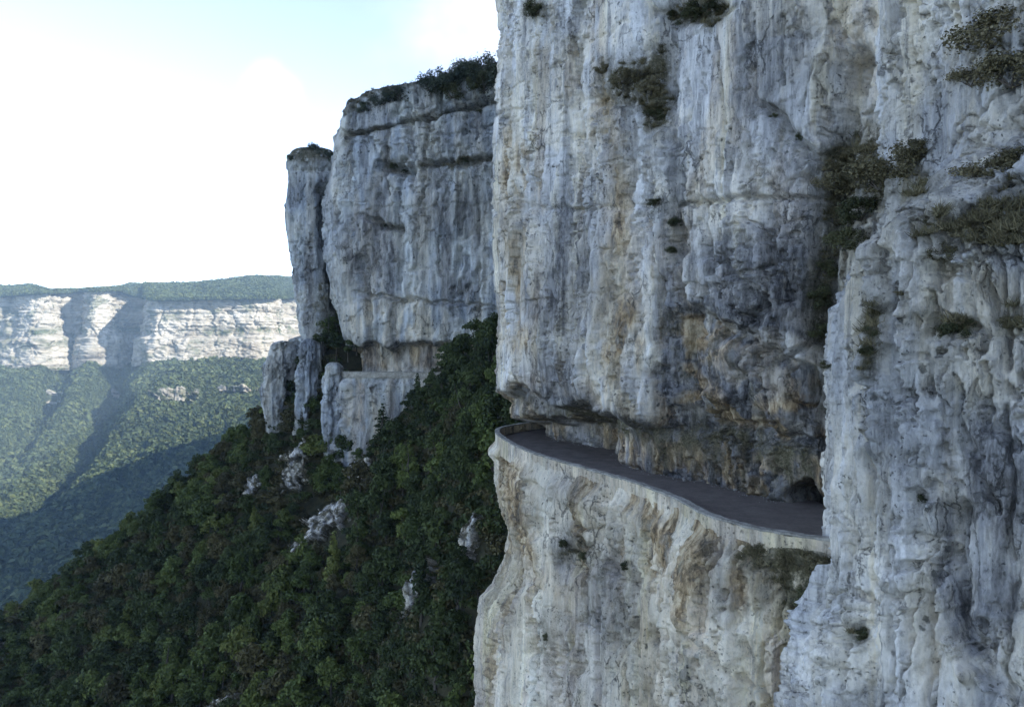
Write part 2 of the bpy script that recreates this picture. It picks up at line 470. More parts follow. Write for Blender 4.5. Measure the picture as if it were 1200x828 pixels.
def rock_noise(X, Y, Z, k=1.0, seed=0, flute=1.0, block=1.0, pit=1.0, rough=1.0):
    q = 1 / k
    big = fbm(X * q / 10, Y * q / 10, Z * q / 24, 3, seed) * 0.9 * k
    fl = (ridged(X * q / 2.4, Y * q / 2.4, Z * q / 20, 3, seed + 50) * 0.15 + ridged(X * q / .9, Y * q / .9, Z * q / 9, 3, seed + 55) * 0.07) * k * flute
    wv = fbm(X * q / 1.4, Y * q / 1.4, Z * q / 1.4, 3, seed + 9) * .16
    wl = fbm(X * q / 6, Y * q / 6, Z * q / 9, 3, seed + 12) * .45
    region = sstep(-0.12, 0.25, fbm(X * q / 8, Y * q / 8, Z * q / 10, 3, seed + 33))
    f1, f2, cid = worley(X * q / 3.0 + wv + wl, Y * q / 3.0 - wv, Z * q / 13 + wv + wl, seed + 3)
    bl = (cid - 0.5) * 0.75 * k * sstep(0.0, 0.05, f2 - f1) - 0.38 * k * np.exp(-((f2 - f1) / 0.022) ** 2)
    bz = Z * q / 3.6 + wl * .22 + wv * .8
    bi = np.floor(bz); bf = bz - bi
    bh = (_hash(bi.astype(np.int32), 0 * bi.astype(np.int32), 0 * bi.astype(np.int32), seed + 8) & np.uint32(255)).astype(np.float32) / 255
    joint = sstep(-.05, .2, fbm(X * q / 5, Y * q / 5, Z * q / 3, 2, seed + 15))
    bl = bl + (bh - .5) * .22 * k - .20 * k * np.exp(-(np.minimum(bf, 1 - bf) / .035) ** 2) * joint
    h1, h2, hid = worley(X * q / 1.5 + wv * 2, Y * q / 1.5 + wv, Z * q / 2.6 - wv * 2, seed + 6)
    bl2 = ((hid - .5) * .42 * k * sstep(0, .07, h2 - h1) - .16 * k * np.exp(-((h2 - h1) / .04) ** 2)) * region
    g1, g2, gid = worley(X * q / 0.7 + wv, Y * q / 0.7 + wv, Z * q / 1.0 - wv, seed + 5)
    bl2 = bl2 + (gid - 0.5) * 0.2 * k * sstep(0, .15, g2 - g1) * region
    fine = fbm(X * q / 1.1, Y * q / 1.1, Z * q / 1.8, 6, seed + 70, 0.64) * 0.24 * k * rough * (.3 + .8 * region)
    pn = fbm(X * q / 0.9, Y * q / 0.9, Z * q / 1.2, 4, seed + 90, .6)
    pits = -0.42 * k * sstep(0.36, 0.56, pn) * (0.1 + 0.9 * region) * pit
    return big, fl, bl * block + bl2 * block, fine + pits
def warp(X, Y, Z, px, py, a, k=1.0, seed=0):
    return (px + fbm(X / (2.2 * k), Y / (2.2 * k), Z / (2.2 * k), 4, seed + 201) * a,
            py + fbm(X / (2.2 * k), Y / (2.2 * k), Z / (2.2 * k), 4, seed + 301) * a)

def fissures(seed, n, x0, x1, y0, y1, lmin, lmax):
    r = random.Random(seed); out = []
    for i in range(n):
        x = r.uniform(x0, x1); y = r.uniform(y0, y1); L_ = r.uniform(lmin, lmax); p = [(x, y)]
        for j in range(4):
            x += r.uniform(-5, 5); y += L_ / 4; p.append((x, y))
        out.append((p, r.uniform(1.6, 2.8), r.uniform(.45, 1.0)))
    return out
FIS_A = fissures(3, 30, 590, 965, -20, 380, 60, 220); FIS_B = fissures(4, 22, 985, 1195, 180, 700, 60, 200)
FIS_C = fissures(5, 24, 585, 930, 540, 760, 50, 160); FIS_E = fissures(6, 20, 400, 575, 110, 330, 40, 120)
LIP_X = [560, 590, 605, 625, 650, 668, 690, 715, 740, 765, 790, 812, 835, 860, 890, 930, 975, 1000]
LIP_Y = [470, 455, 446, 462, 478, 470, 472, 484, 492, 499, 501, 496, 498, 500, 508, 516, 520, 522]
def feat_main(X, Y, Z, px, py):
    k = 1.0
    wx, wy = warp(X, Y, Z, px, py, 9)
    cx, cy = warp(X, Y, Z, px, py, 5, 0.6, 7)
    fl_amt = 0.5 + 1.3 * blob(wx, wy, 690, 330, 120, 110) + 0.8 * blob(wx, wy, 690, 180, 110, 120)
    big, fl, bl, fn = rock_noise(X, Y, Z, k, 1, 1.0, 1.0)
    rough = 0.75 + 0.9 * blob(wx, wy, 850, 310, 90, 60) + 0.9 * blob(wx, wy, 880, 450, 110, 110) + 0.5 * blob(wx, wy, 620, 300, 45, 80) - 0.35 * blob(wx, wy, 860, 150, 80, 90)
    d = big + fl * fl_amt * 1.15 + bl * rough * 1.15 + fn * (0.7 + 0.5 * rough)
    lip = ip(wx, LIP_X, LIP_Y)
    # the alcove above the right half of the road and the notch that the road was cut into
    ceil = ip(wx + 20, [775, 795, 830, 870, 910, 950, 985, 1010], [430, 362, 356, 372, 392, 420, 430, 430])
    alc = sstep(-4, 14, cy - ceil) * sstep(778, 800, wx + 20)
    d -= alc * (1.7 + 1.1 * sstep(370, 480, wy))
    lump = blob(cx + 22, cy, 868, 440, 38, 40) * 1.5 + blob(cx + 22, cy, 925, 465, 25, 36) * 1.4 + blob(cx + 22, cy, 835, 470, 20, 16) * 1.0 + blob(cx + 22, cy, 905, 420, 22, 20) * 0.7 + blob(cx + 22, cy, 842, 402, 14, 26) * .5
    d += lump * (wy < 520)
    notch = sstep(-5, 13, wy - lip)
    depth = ip(px, [582, 600, 640, 660, 760, 980], [1.9, 2.2, 2.3, 2.4, 1.7, 2.4]) - 2.3 * alc * notch
    d -= notch * depth
    d -= 4.0 * sstep(487, 498, wy) * sstep(715, 640, wx)
    # bedding steps and chimneys
    d -= 0.55 * line(cx, cy, [(600, 243), (690, 246), (770, 240)], 3) * 0.6
    d -= 0.7 * line(cx, cy, [(795, 240), (870, 233), (960, 232)], 3)
    d += 0.25 * sstep(-8, 8, 236 - wy) * sstep(790, 800, wx)
    d -= 1.4 * line(cx, cy, [(772, 15), (775, 90), (782, 140), (794, 175), (796, 215), (788, 250), (793, 300)], 7)
    d -= 0.5 * line(cx, cy, [(793, 300), (797, 360), (803, 420)], 5)
    d += 0.8 * blob(wx, wy, 784, 165, 14, 50)
    d -= 0.9 * line(cx, cy, [(898, 125), (918, 140), (935, 160), (952, 180)], 6)
    d -= 2.4 * line(cx, cy, [(1003, 70), (988, 150), (975, 230), (965, 300), (958, 370), (966, 440), (975, 520)], 17)
    d -= 0.7 * line(cx, cy, [(905, 240), (918, 300), (925, 350)], 6)
    d -= 0.6 * line(cx, cy, [(858, 300), (880, 330), (905, 360)], 6)
    d -= 0.6 * line(cx, cy, [(622, 190), (612, 230), (625, 280), (640, 330)], 5)
    for xx in (632, 641, 650, 658, 667, 676, 688):
        d -= 0.28 * line(cx, cy, [(xx, 246), (xx + 2, 330), (xx - 3, 390)], 3)
    # tongue of fresh rock that hangs lowest
    d += 0.9 * blob(wx, wy, 735, 430, 50, 75) + 0.6 * blob(wx, wy, 650, 420, 40, 55)
    d -= 0.9 * line(cx, cy, [(690, 400), (700, 440), (705, 475)], 6)
    d -= 0.6 * line(cx, cy, [(770, 330), (764, 420), (772, 480)], 6)
    for pts, w, a in FIS_A: d -= .8 * a * line(cx, cy, pts, w)
    # top: broken ledge with plants
    d -= 1.0 * line(cx, cy, [(780, 12), (810, 22), (850, 8)], 9) + 0.7 * line(cx, cy, [(700, 120), (740, 118), (775, 140)], 10)
    # dark hole at the tunnel end of the road
    hole = blob(wx, wy, 915, 595, 21, 26, 0.2) * (px > 890)
    d -= hole * 6.0
    # stains; drk and mos also paint overhang shade along the lip
    n1 = fbm(X / 3, Y / 3, Z / 12, 4, 400); n2 = fbm(X / 1.1, Y / 1.1, Z / 5, 4, 430)
    n3 = fbm(X / 2.2, Y / 2.2, Z / 2.6, 4, 470)
    och = 1.15 * alc * sstep(-.32, .05, n3 + .10) * (1 - .5 * blob(wx, wy, 890, 435, 56, 36)) + 0.85 * notch * sstep(-.45, .2, n1 + .05)
    och += 0.75 * blob(wx, wy, 735, 430, 26, 70) * sstep(-.2, .3, n2) + 0.75 * line(wx, wy, [(608, 180), (604, 260), (598, 300), (606, 400)], 18) * sstep(-.35, .25, n2)
    och += .4 * sstep(.12, .38, n1) + .5 * line(wx, wy, [(715, 120), (722, 230), (715, 330), (722, 440)], 16) + .5 * blob(wx, wy, 620, 455, 30, 18)
    drk = .4 * blob(wx, wy, 672, 330, 36, 80) + .45 * blob(wx, wy, 778, 400, 20, 90) + 0.85 * blob(wx, wy, 885, 330, 80, 60) + 0.6 * line(wx, wy, [(660, 250), (655, 300), (640, 360)], 26) + 0.55 * blob(wx, wy, 645, 440, 34, 30)
    drk += 0.45 * line(wx, wy, [(905, 130), (930, 240), (940, 340)], 26) + 0.5 * line(wx, wy, [(868, 120), (880, 225)], 12) + 0.5 * blob(wx, wy, 880, 440, 55, 36)
    drk += .75 * alc * sstep(-.05, .22, -n3) + .8 * line(wx, wy, [(792, 364), (830, 358), (900, 378), (955, 400)], 7) + .65 * notch * sstep(-.35, .15, -n2) * (px > 600) + .6 * notch * sstep(22, 4, wy - lip) + .7 * line(cx, cy, [(810, 420), (850, 400), (880, 380)], 6) + .8 * line(cx, cy, [(815, 425), (840, 440), (870, 480), (910, 490)], 7)  # includes shade painted just below the lip; darker band along the alcove ceiling
    drk += 0.85 * line(wx, wy - lip + 500, [(640, 492), (720, 505), (980, 506)], 9) + 0.5 * blob(wx, wy, 785, 400, 14, 80) + .4 * blob(wx, wy, 910, 80, 60, 70)  # overhang shade painted as a dark line along the lip
    pal = .6 * line(wx, wy, [(596, 120), (600, 250), (600, 350), (612, 420)], 20) + .45 * blob(wx, wy, 705, 200, 50, 80) * sstep(-.3, .2, n1) + 1.5 * blob(wx, wy, 715, 385, 18, 75) + 1.2 * blob(wx, wy, 752, 450, 38, 50) + 0.65 * blob(wx, wy, 725, 260, 14, 60) + 0.8 * blob(wx, wy, 790, 470, 14, 40)
    pal += .5 * blob(wx, wy, 720, 390, 40, 110) * sstep(-.3, .1, n2) + 0.9 * blob(wx, wy, 836, 398, 20, 26) + 0.45 * line(wx, wy, [(600, 60), (598, 250), (598, 350)], 10) + 0.5 * blob(wx, wy, 690, 440, 18, 50) + .7 * blob(wx, wy, 838, 494, 18, 8) + .5 * line(wx, wy, [(872, 150), (876, 235)], 5)
    pal += .4 * blob(wx, wy, 815, 265, 30, 25) + .35 * blob(wx, wy, 1010, 120, 26, 70)
    pal = pal * sstep(-.5, .15, n2)
    mos = 0.8 * blob(wx, wy, 740, 95, 38, 30) + 0.9 * line(wx, wy, [(772, 60), (774, 140)], 12) + 0.8 * blob(wx, wy, 765, 135, 16, 18) + 0.9 * blob(wx, wy, 822, 14, 36, 18)
    mos += 0.7 * blob(wx, wy, 628, 10, 16, 14) + 0.9 * line(wx, wy, [(985, 190), (970, 300), (962, 400)], 20) + 0.7 * blob(wx, wy, 1040, 190, 60, 46) + 0.5 * line(wx, wy, [(768, 230), (792, 250), (792, 300)], 12)
    mos += .8 * blob(wx, wy, 1165, 60, 60, 70) + .6 * blob(wx, wy, 1180, 190, 40, 40) + .35 * line(wx, wy, [(905, 130), (950, 180)], 12)
    mos += 0.6 * line(wx, wy - lip + 500, [(640, 508), (780, 512), (975, 514)], 10) * (px > 640) + .5 * notch * sstep(-.1, .3, n3) + .45 * alc * sstep(.0, .3, -n2)  # brown band under the lip deepens the shade painted there
    # sheer lower-left foot of the wall stays below road level only beyond the bend
    return d, 0.12 * fbm(X / 1.5, Y / 1.5, Z / 1.5, 3, 500), np.stack([och, drk, pal, mos], -1)

A_PTS = [(15, 114), (9, 104), (3.0, 95), (-0.9, 88.5), (-1.75, 84.5), (-0.7, 80), (1.5, 75.5), (4.5, 70), (8, 64), (11, 59), (13.2, 54.5), (15.3, 51), (17.2, 48), (19.5, 45), (23.0, 40.5), (26, 36), (28.5, 31.5), (32, 26)]
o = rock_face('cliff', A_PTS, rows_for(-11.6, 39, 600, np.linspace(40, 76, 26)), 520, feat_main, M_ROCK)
tag(o, 'tall streaked grey limestone wall overhanging the bend of the road', 'cliff', None, 'structure')

def feat_butt(X, Y, Z, px, py):
    wx, wy = warp(X, Y, Z, px, py, 12)
    cx, cy = warp(X, Y, Z, px, py, 7, 0.6, 27)
    big, fl, bl, fn = rock_noise(X, Y, Z, 0.8, 21, 1.25, 1.2, 1.6)
    smooth = blob(wx, wy, 1160, 610, 60, 110) + .6 * blob(wx, wy, 1085, 740, 26, 60)
    rough = np.clip(0.9 + 0.7 * blob(wx, wy, 1130, 320, 110, 80) + .5 * blob(wx, wy, 990, 730, 50, 70) - 0.75 * smooth, .15, 2)
    d = big * 0.8 + fl * 1.6 + bl * rough + fn * (0.35 + 0.75 * rough)
    # water-worn grooves
    for pts, w, a in (
        ([(1052, 300), (1052, 380), (1062, 440), (1050, 500), (1062, 540)], 9, .75),
        ([(1022, 360), (1018, 410), (1012, 450)], 11, .8),
        ([(1112, 600), (1110, 660), (1122, 720), (1150, 770), (1200, 820)], 15, 1.1),
        ([(1000, 420), (1003, 520), (998, 600), (1004, 660)], 7, .45),
        ([(1034, 520), (1040, 600), (1044, 670)], 6, .4),
        ([(1150, 330), (1172, 370), (1180, 430)], 8, .6),
        ([(1090, 380), (1085, 460)], 7, .45),
        ([(1135, 385), (1100, 382)], 7, .7),
        ([(1128, 500), (1140, 550), (1165, 600)], 3, .35),
        ([(1150, 470), (1160, 500), (1190, 520)], 7, .5),
        ([(1085, 700), (1090, 780), (1088, 828)], 6, .4),
    ):
        d -= a * line(cx, cy, pts, w)
    for pts, w, a in FIS_B: d -= .7 * a * line(cx, cy, pts, w * 1.3)
    d += 0.7 * line(wx, wy, [(1098, 590), (1100, 670), (1112, 740), (1135, 790)], 10)
    d -= 0.5 * smooth
    d += 0.5 * line(wx, wy, [(1032, 300), (1036, 400), (1030, 520)], 12)
    d -= .5 * blob(cx, cy, 1078, 585, 12, 14) + .4 * blob(cx, cy, 1060, 700, 14, 8) + .6 * blob(cx, cy, 1010, 742, 10, 14)
    # toe that swells to the left low down
    d += ip(Z, [-24, -17, -13.8, -12.2, -11, -9.5], [2.6, 1.9, 1.1, .45, .12, 0.0]) * sstep(1040, 960, px)
    n1 = fbm(X / 3, Y / 3, Z / 10, 4, 600); n2 = fbm(X / 1.0, Y / 1.0, Z / 4, 4, 630)
    och = .5 * line(wx, wy, [(1040, 560), (1042, 660)], 8) * sstep(-.2, .2, n2) + .5 * blob(wx, wy, 1110, 770, 18, 70) * sstep(-.2, .3, n2)
    drk = .55 * blob(wx, wy, 1165, 560, 55, 70) + .4 * blob(wx, wy, 1150, 700, 40, 40) + .7 * line(wx, wy, [(1112, 600), (1114, 680), (1140, 760)], 12) + .3 * sstep(-.1, .3, n1)
    pal = .35 * sstep(-.2, .25, n2) * sstep(.3, -.1, n1) + .8 * blob(wx, wy, 1080, 740, 30, 70) + .55 * blob(wx, wy, 1120, 350, 60, 40) * sstep(-.3, .2, n2) + .45 * blob(wx, wy, 1030, 280, 30, 60) + .4 * blob(wx, wy, 1120, 590, 18, 90) + .4 * blob(wx, wy, 985, 560, 20, 90) * sstep(-.2, .2, n2)
    mos = .7 * blob(wx, wy, 1130, 268, 80, 26) + .9 * line(wx, wy, [(1022, 360), (1014, 440)], 9) + .8 * blob(wx, wy, 1120, 384, 24, 10) + .6 * blob(wx, wy, 1185, 240, 30, 40) + .6 * blob(wx, wy, 1195, 375, 16, 20)
    mos += .4 * blob(wx, wy, 975, 700, 26, 50) + .7 * blob(wx, wy, 1010, 742, 12, 16) + .6 * blob(wx, wy, 1055, 345, 8, 10) + .6 * blob(wx, wy, 1060, 215, 50, 22)
    return d, 0.12 * fbm(X, Y, Z, 3, 700), np.stack([och, drk, pal, mos], -1)
B_LOW = [(21, 47), (19.5, 44.5), (18, 42), (16.2, 38.8), (14.85, 35.6), (15.0, 32.5), (16.2, 29.3), (18.0, 26.6), (20.5, 24), (25, 21), (33, 16), (42, 5), (48, -20), (60, -80)]
B_HIGH = [(24, 46), (22.2, 44.0), (20.9, 42.2), (20.2, 40.6), (20.0, 38.8), (20.4, 36.2), (21.2, 33.4), (22.4, 30.6), (24.4, 27.8), (28, 24.5), (35, 19), (44, 6), (50, -20), (62, -80)]
def b_blend(px, Z):
    z0 = ip(px, [975, 990, 1015, 1060, 1100, 1200], [.5, 2.0, 3.2, 3.4, 2.8, 1.2])
    w = ip(px, [975, 1060, 1200], [3.5, 6.5, 9.0])
    return .85 * sstep(0, 1, (Z - z0) / w)
o = rock_face('cliff', B_LOW, rows_for(-21, 18.5, 560, np.linspace(20, 76, 24)), 400, feat_butt, M_ROCK_BLUE, B_HIGH, b_blend)
tag(o, 'pale pock-marked limestone buttress standing in front of the road on the right', 'cliff', None, 'structure')
K_MAIN, K_BUTT = 'cliff', o.name

ROAD_EDGE = [(26, 33.5), (21, 36.2), (16, 38.3), (13.4, 40.2), (12.1, 41.9), (11.2, 43.9), (10.3, 48.6), (8.4, 53.9), (5.33, 60.0), (3.0, 64.6), (1.5, 68.2), (0.2, 72.5), (-0.9, 77.5), (-1.5, 81.8), (-1.1, 85.6), (1.5, 89.8), (5.2, 93.7), (9.5, 97.5)]
def feat_low(X, Y, Z, px, py):
    wx, wy = warp(X, Y, Z, px, py, 10)
    cx, cy = warp(X, Y, Z, px, py, 6, 0.6, 47)
    big, fl, bl, fn = rock_noise(X, Y, Z, 1.0, 41)
    dep = sstep(-10.9, -12.4, Z)
    rough = 0.75 + .5 * blob(wx, wy, 680, 690, 60, 80) + .5 * blob(wx, wy, 880, 640, 50, 40)
    d = dep * (big * sstep(-11, -19, Z) + fl * 1.3 * sstep(-11, -15, Z) + bl * rough) + fn * (.35 + .65 * dep)
    corner = sstep(640, 585, px)
    d += corner * ip(-Z, [10, 15, 18, 20.5, 23, 26.5, 31, 40], [-.2, .0, -.5, -1.5, -1.2, .1, .9, 1.1])
    d += dep * 0.75 + .3
    d = np.where(Z > -10.85, -0.45, d)
    for pts, w, a in FIS_C: d -= .8 * a * line(cx, cy, pts, w) * dep
    # slab edges and cracks
    sx_ = ip(wy, [520, 560, 600, 640, 680, 720], [592, 597, 606, 622, 640, 600])
    d -= .7 * dep * sstep(3, -3, wx - sx_) * sstep(530, 545, wy) * sstep(700, 685, wy)
    d -= .9 * line(cx, cy, [(597, 535), (600, 560), (610, 600), (630, 660), (640, 690)], 5)
    d -= .5 * line(cx, cy, [(597, 540), (625, 562), (655, 585)], 4)
    d -= .7 * line(cx, cy, [(682, 595), (686, 650), (692, 665)], 9)
    d -= .6 * line(cx, cy, [(716, 560), (720, 600), (722, 650), (740, 670)], 4)
    d -= .8 * line(cx, cy, [(838, 740), (865, 772), (900, 800), (930, 840)], 4)
    d -= .6 * line(cx, cy, [(690, 612), (722, 620)], 4)
    d -= .5 * line(cx, cy, [(775, 665), (793, 680)], 4) + .5 * line(cx, cy, [(780, 735), (784, 750)], 5)
    for hx, hy, hr in ((640, 620, 9), (735, 655, 10), (760, 735, 6), (712, 760, 5), (690, 780, 7), (640, 730, 7), (780, 745, 6), (678, 655, 14), (715, 625, 7), (845, 640, 6), (868, 640, 6), (900, 640, 8)):
        d -= .7 * blob(cx, cy, hx, hy, hr * .8, hr * 1.3) * dep
    d -= .7 * line(cx, cy, [(638, 700), (640, 760)], 5)
    d -= 1.0 * blob(wx, wy, 940, 690, 30, 60) * dep
    d += .7 * blob(wx, wy, 700, 590, 14, 45) * dep
    d += .5 * line(wx, wy, [(830, 680), (850, 760), (880, 828)], 18) * dep
    n1 = fbm(X / 3, Y / 3, Z / 12, 4, 800); n2 = fbm(X / 1.2, Y / 1.2, Z / 7, 4, 830)
    och = .8 * blob(wx, wy, 780, 610, 130, 80) * sstep(-.35, .2, n1) + .45 * sstep(-.1, .3, n1) + .7 * line(wx, wy, [(596, 540), (604, 610), (632, 680)], 9) + .55 * line(wx, wy, [(760, 600), (790, 680), (805, 770)], 16) * sstep(-.3, .2, n2)
    och += .75 * blob(wx, wy, 858, 692, 14, 26) + .35 * blob(wx, wy, 600, 600, 24, 110) + .4 * line(wx, wy, [(640, 640), (648, 690)], 8) + .35 * blob(wx, wy, 590, 760, 30, 70) * sstep(-.2, .3, n2)
    drk = .8 * blob(wx, wy, 664, 650, 16, 34) + .5 * blob(wx, wy, 720, 700, 36, 60) + .5 * blob(wx, wy, 860, 560, 40, 10) + .4 * blob(wx, wy, 660, 570, 22, 20) + .35 * blob(wx, wy, 675, 760, 40, 70) + .5 * line(wx, wy, [(835, 640), (842, 720)], 10)
    pal = .45 * sstep(-.35, .25, n2) + .35 * sstep(-.2, .2, -n1) + 1. * blob(wx, wy, 622, 600, 24, 60) + .8 * blob(wx, wy, 706, 590, 14, 50) + .6 * blob(wx, wy, 780, 720, 90, 100) * sstep(-.4, .1, n2) + .5 * blob(wx, wy, 880, 680, 40, 40) + .5 * line(wx, wy, [(605, 720), (600, 828)], 14) + .4 * blob(wx, wy, 760, 590, 60, 40)
    mos = .9 * blob(wx, wy, 945, 680, 30, 70) + .7 * blob(wx, wy, 900, 650, 40, 20) + .7 * line(wx, wy, [(655, 650), (690, 640)], 8) + .6 * blob(wx, wy, 690, 545, 14, 8) + .5 * blob(wx, wy, 640, 740, 8, 40) + .4 * blob(wx, wy, 575, 700, 16, 50) * sstep(-.1, .3, n2)
    mos += .3 * sstep(-10.6, -11.6, Z) * sstep(-15, -12.5, Z) * sstep(-.1, .35, n1)
    return d, 0.1 * fbm(X, Y, Z, 3, 900) * dep + .55 * np.clip(fbm(X / 2.6, Y / 2.6, 0 * X, 4, 905), 0, .8) * sstep(-12.2, -10.9, Z), np.stack([och, drk, pal, mos], -1)
low_curve = [(x, y) for x, y in ROAD_EDGE[::-1]]
o = rock_face('cliff', low_curve, rows_for(-43, -10.86, 370, [-10.83]), 430, feat_low, M_ROCK_WARM)
tag(o, 'cream and grey limestone wall dropping away below the road', 'cliff', None, 'structure')
K_LOW = o.name

# ---- second headland, across the gully
def feat_head(X, Y, Z, px, py):
    k = 2.4
    wx, wy = warp(X, Y, Z, px, py, 7, k, 61); cx, cy = warp(X, Y, Z, px, py, 4, 1.2, 67)
    big, fl, bl, fn = rock_noise(X, Y, Z, k, 61, 1.0, 1.0, 1.2)
    low = sstep(200, 300, wy)
    d = big * .9 + fl * (.6 + 1.2 * low) + bl * (1.15 - .6 * low) + fn * (1.0 - .35 * low)
    for pts, w, a in (
        ([(404, 160), (450, 148), (500, 137), (540, 127), (585, 118)], 3, 1.8),
        ([(500, 137), (499, 190), (494, 240)], 2.5, 1.3),
        ([(517, 95), (515, 125)], 3, 1.5), ([(560, 118), (563, 135)], 4, 1.4),
        ([(450, 195), (480, 200)], 7, 2.4), ([(495, 195), (530, 188)], 4, 1.8), ([(540, 192), (582, 182)], 4, 1.8),
        ([(430, 255), (450, 265), (470, 268)], 4, 1.8), ([(470, 200), (468, 260), (474, 330)], 2.5, .9),
        ([(488, 250), (490, 330), (488, 390)], 2.5, .8), ([(420, 345), (500, 352), (580, 360)], 2.5, .8),
        ([(425, 300), (432, 360), (440, 400)], 5, 1.4), ([(545, 300), (540, 380)], 4, .8), ([(465, 110), (462, 140)], 3, 1.0),
    ):
        d -= 2.0 * a * line(cx, cy, pts, w * .85)
    for pts, w, a in FIS_E: d -= 1.8 * a * line(cx, cy, pts, w * .8)
    lip = ip(wx, [380, 410, 430, 470, 500, 540, 590], [412, 408, 402, 404, 402, 400, 396])
    notch = sstep(-3, 7, wy - lip)
    d -= notch * 4.5
    left = sstep(440, 395, px)
    d += left * ip(py, [100, 150, 190, 240, 290, 330, 370, 405], [-.5, 0, .5, 2.4, 2.0, .5, -1.2, -3.2])
    v = sstep(0.955, 1.0, (Z + 11) / 80.0)
    n1 = fbm(X / 8, Y / 8, Z / 25, 4, 1000); n2 = fbm(X / 3, Y / 3, Z / 12, 4, 1030)
    och = .85 * notch * sstep(-.5, .2, n2 + .1) * sstep(438, 425, wy) + .3 * blob(wx, wy, 430, 300, 24, 60)
    drk = .55 * sstep(-.1, .35, n1) + .6 * blob(wx, wy, 535, 300, 26, 60) * sstep(-.3, .2, n2) + .7 * line(wx, wy, [(430, 404), (510, 402)], 4) + .3 * blob(wx, wy, 460, 250, 20, 70)
    pal = .35 * sstep(-.2, .3, n2) + .9 * blob(wx, wy, 470, 375, 60, 26) * sstep(-.4, .1, n2) + .4 * blob(wx, wy, 470, 230, 50, 60) * sstep(-.2, .2, n1) + .7 * notch
    mos = .75 * line(wx, wy, [(404, 160), (450, 149), (500, 138), (540, 128), (585, 119)], 3) + .6 * line(wx, wy, [(495, 196), (530, 189), (582, 184)], 3) + .5 * line(wx, wy, [(500, 140), (499, 190), (494, 240)], 2.5) + .5 * line(wx, wy, [(420, 347), (500, 354), (580, 361)], 2) + .8 * sstep(6, 0, wy - ip(wx, [400, 430, 480, 585], [140, 112, 98, 82])) + .5 * blob(wx, wy, 465, 192, 18, 8) + .6 * blob(wx, wy, 540, 190, 20, 6) * sstep(-.1, .2, n2) + .5 * line(wx, wy, [(440, 258), (470, 268)], 4)
    return d, .3 * fbm(X / 3, Y / 3, Z / 3, 3, 1100), np.stack([och, drk, pal, mos], -1)
E_PTS = [(-30, 270), (-41, 250), (-49, 232), (-50.2, 218), (-46, 208.5), (-36, 203.5), (-22, 199.5), (-10, 196), (2, 192), (14, 186), (26, 178)]
def e_top(P):
    p = 600 + F * P[:, 0] / P[:, 1]
    zt = (HZ - ip(p, [360, 390, 396, 402, 412, 432, 460, 500, 545, 582, 640], [176, 170, 150, 134, 117, 106, 100, 94, 85, 77, 70])) / F * P[:, 1]
    return zt
o = rock_face('cliff', E_PTS, rows_for(-12, 70, 330), 300, feat_head, M_ROCK_FAR, ztop=e_top)
tag(o, 'grey limestone headland with cracked bands beyond the wooded gully', 'cliff', None, 'structure')
K_HEAD = o.name
# wall below the far road
FAR_EDGE = [(-38, 222), (-45, 216), (-47.4, 211), (-46.2, 206), (-44.5, 203), (-38, 201.2), (-31, 200), (-22.5, 199.5), (-14, 198), (-4, 195)]
def feat_fwall(X, Y, Z, px, py):
    k = 2.0
    wx, wy = warp(X, Y, Z, px, py, 5, k, 81)
    big, fl, bl, fn = rock_noise(X, Y, Z, k, 81)
    dep = sstep(-10.3, -12.5, Z)
    d = dep * (big * .7 + fl * 1.3 + bl * .9 + 1.2) + fn * .6 * dep
    d += dep * 1.6 * line(wx, wy, [(392, 435), (390, 480), (394, 525)], 9) - dep * 1.4 * line(wx, wy, [(408, 470), (412, 520)], 5)
    d += dep * 1.0 * line(wx, wy, [(404, 445), (406, 480)], 6)
    n2 = fbm(X / 2.5, Y / 2.5, Z / 14, 4, 1230)
    och = .6 * line(wx, wy, [(424, 450), (424, 500)], 5) + .25 * sstep(-.1, .3, n2)
    drk = .5 * sstep(0, .35, fbm(X / 5, Y / 5, Z / 20, 3, 1250))
    pal = .6 * sstep(-.3, .2, n2) * sstep(398, 410, wx)
    mos = .3 * sstep(.1, .4, -n2)
    return d, 0 * d, np.stack([och, drk, pal, mos], -1)
o = rock_face('cliff', FAR_EDGE, rows_for(-40, -10.02, 130), 200, feat_fwall, M_ROCK_FAR)
tag(o, 'pale short rock wall below the far stretch of road', 'cliff', None, 'structure')

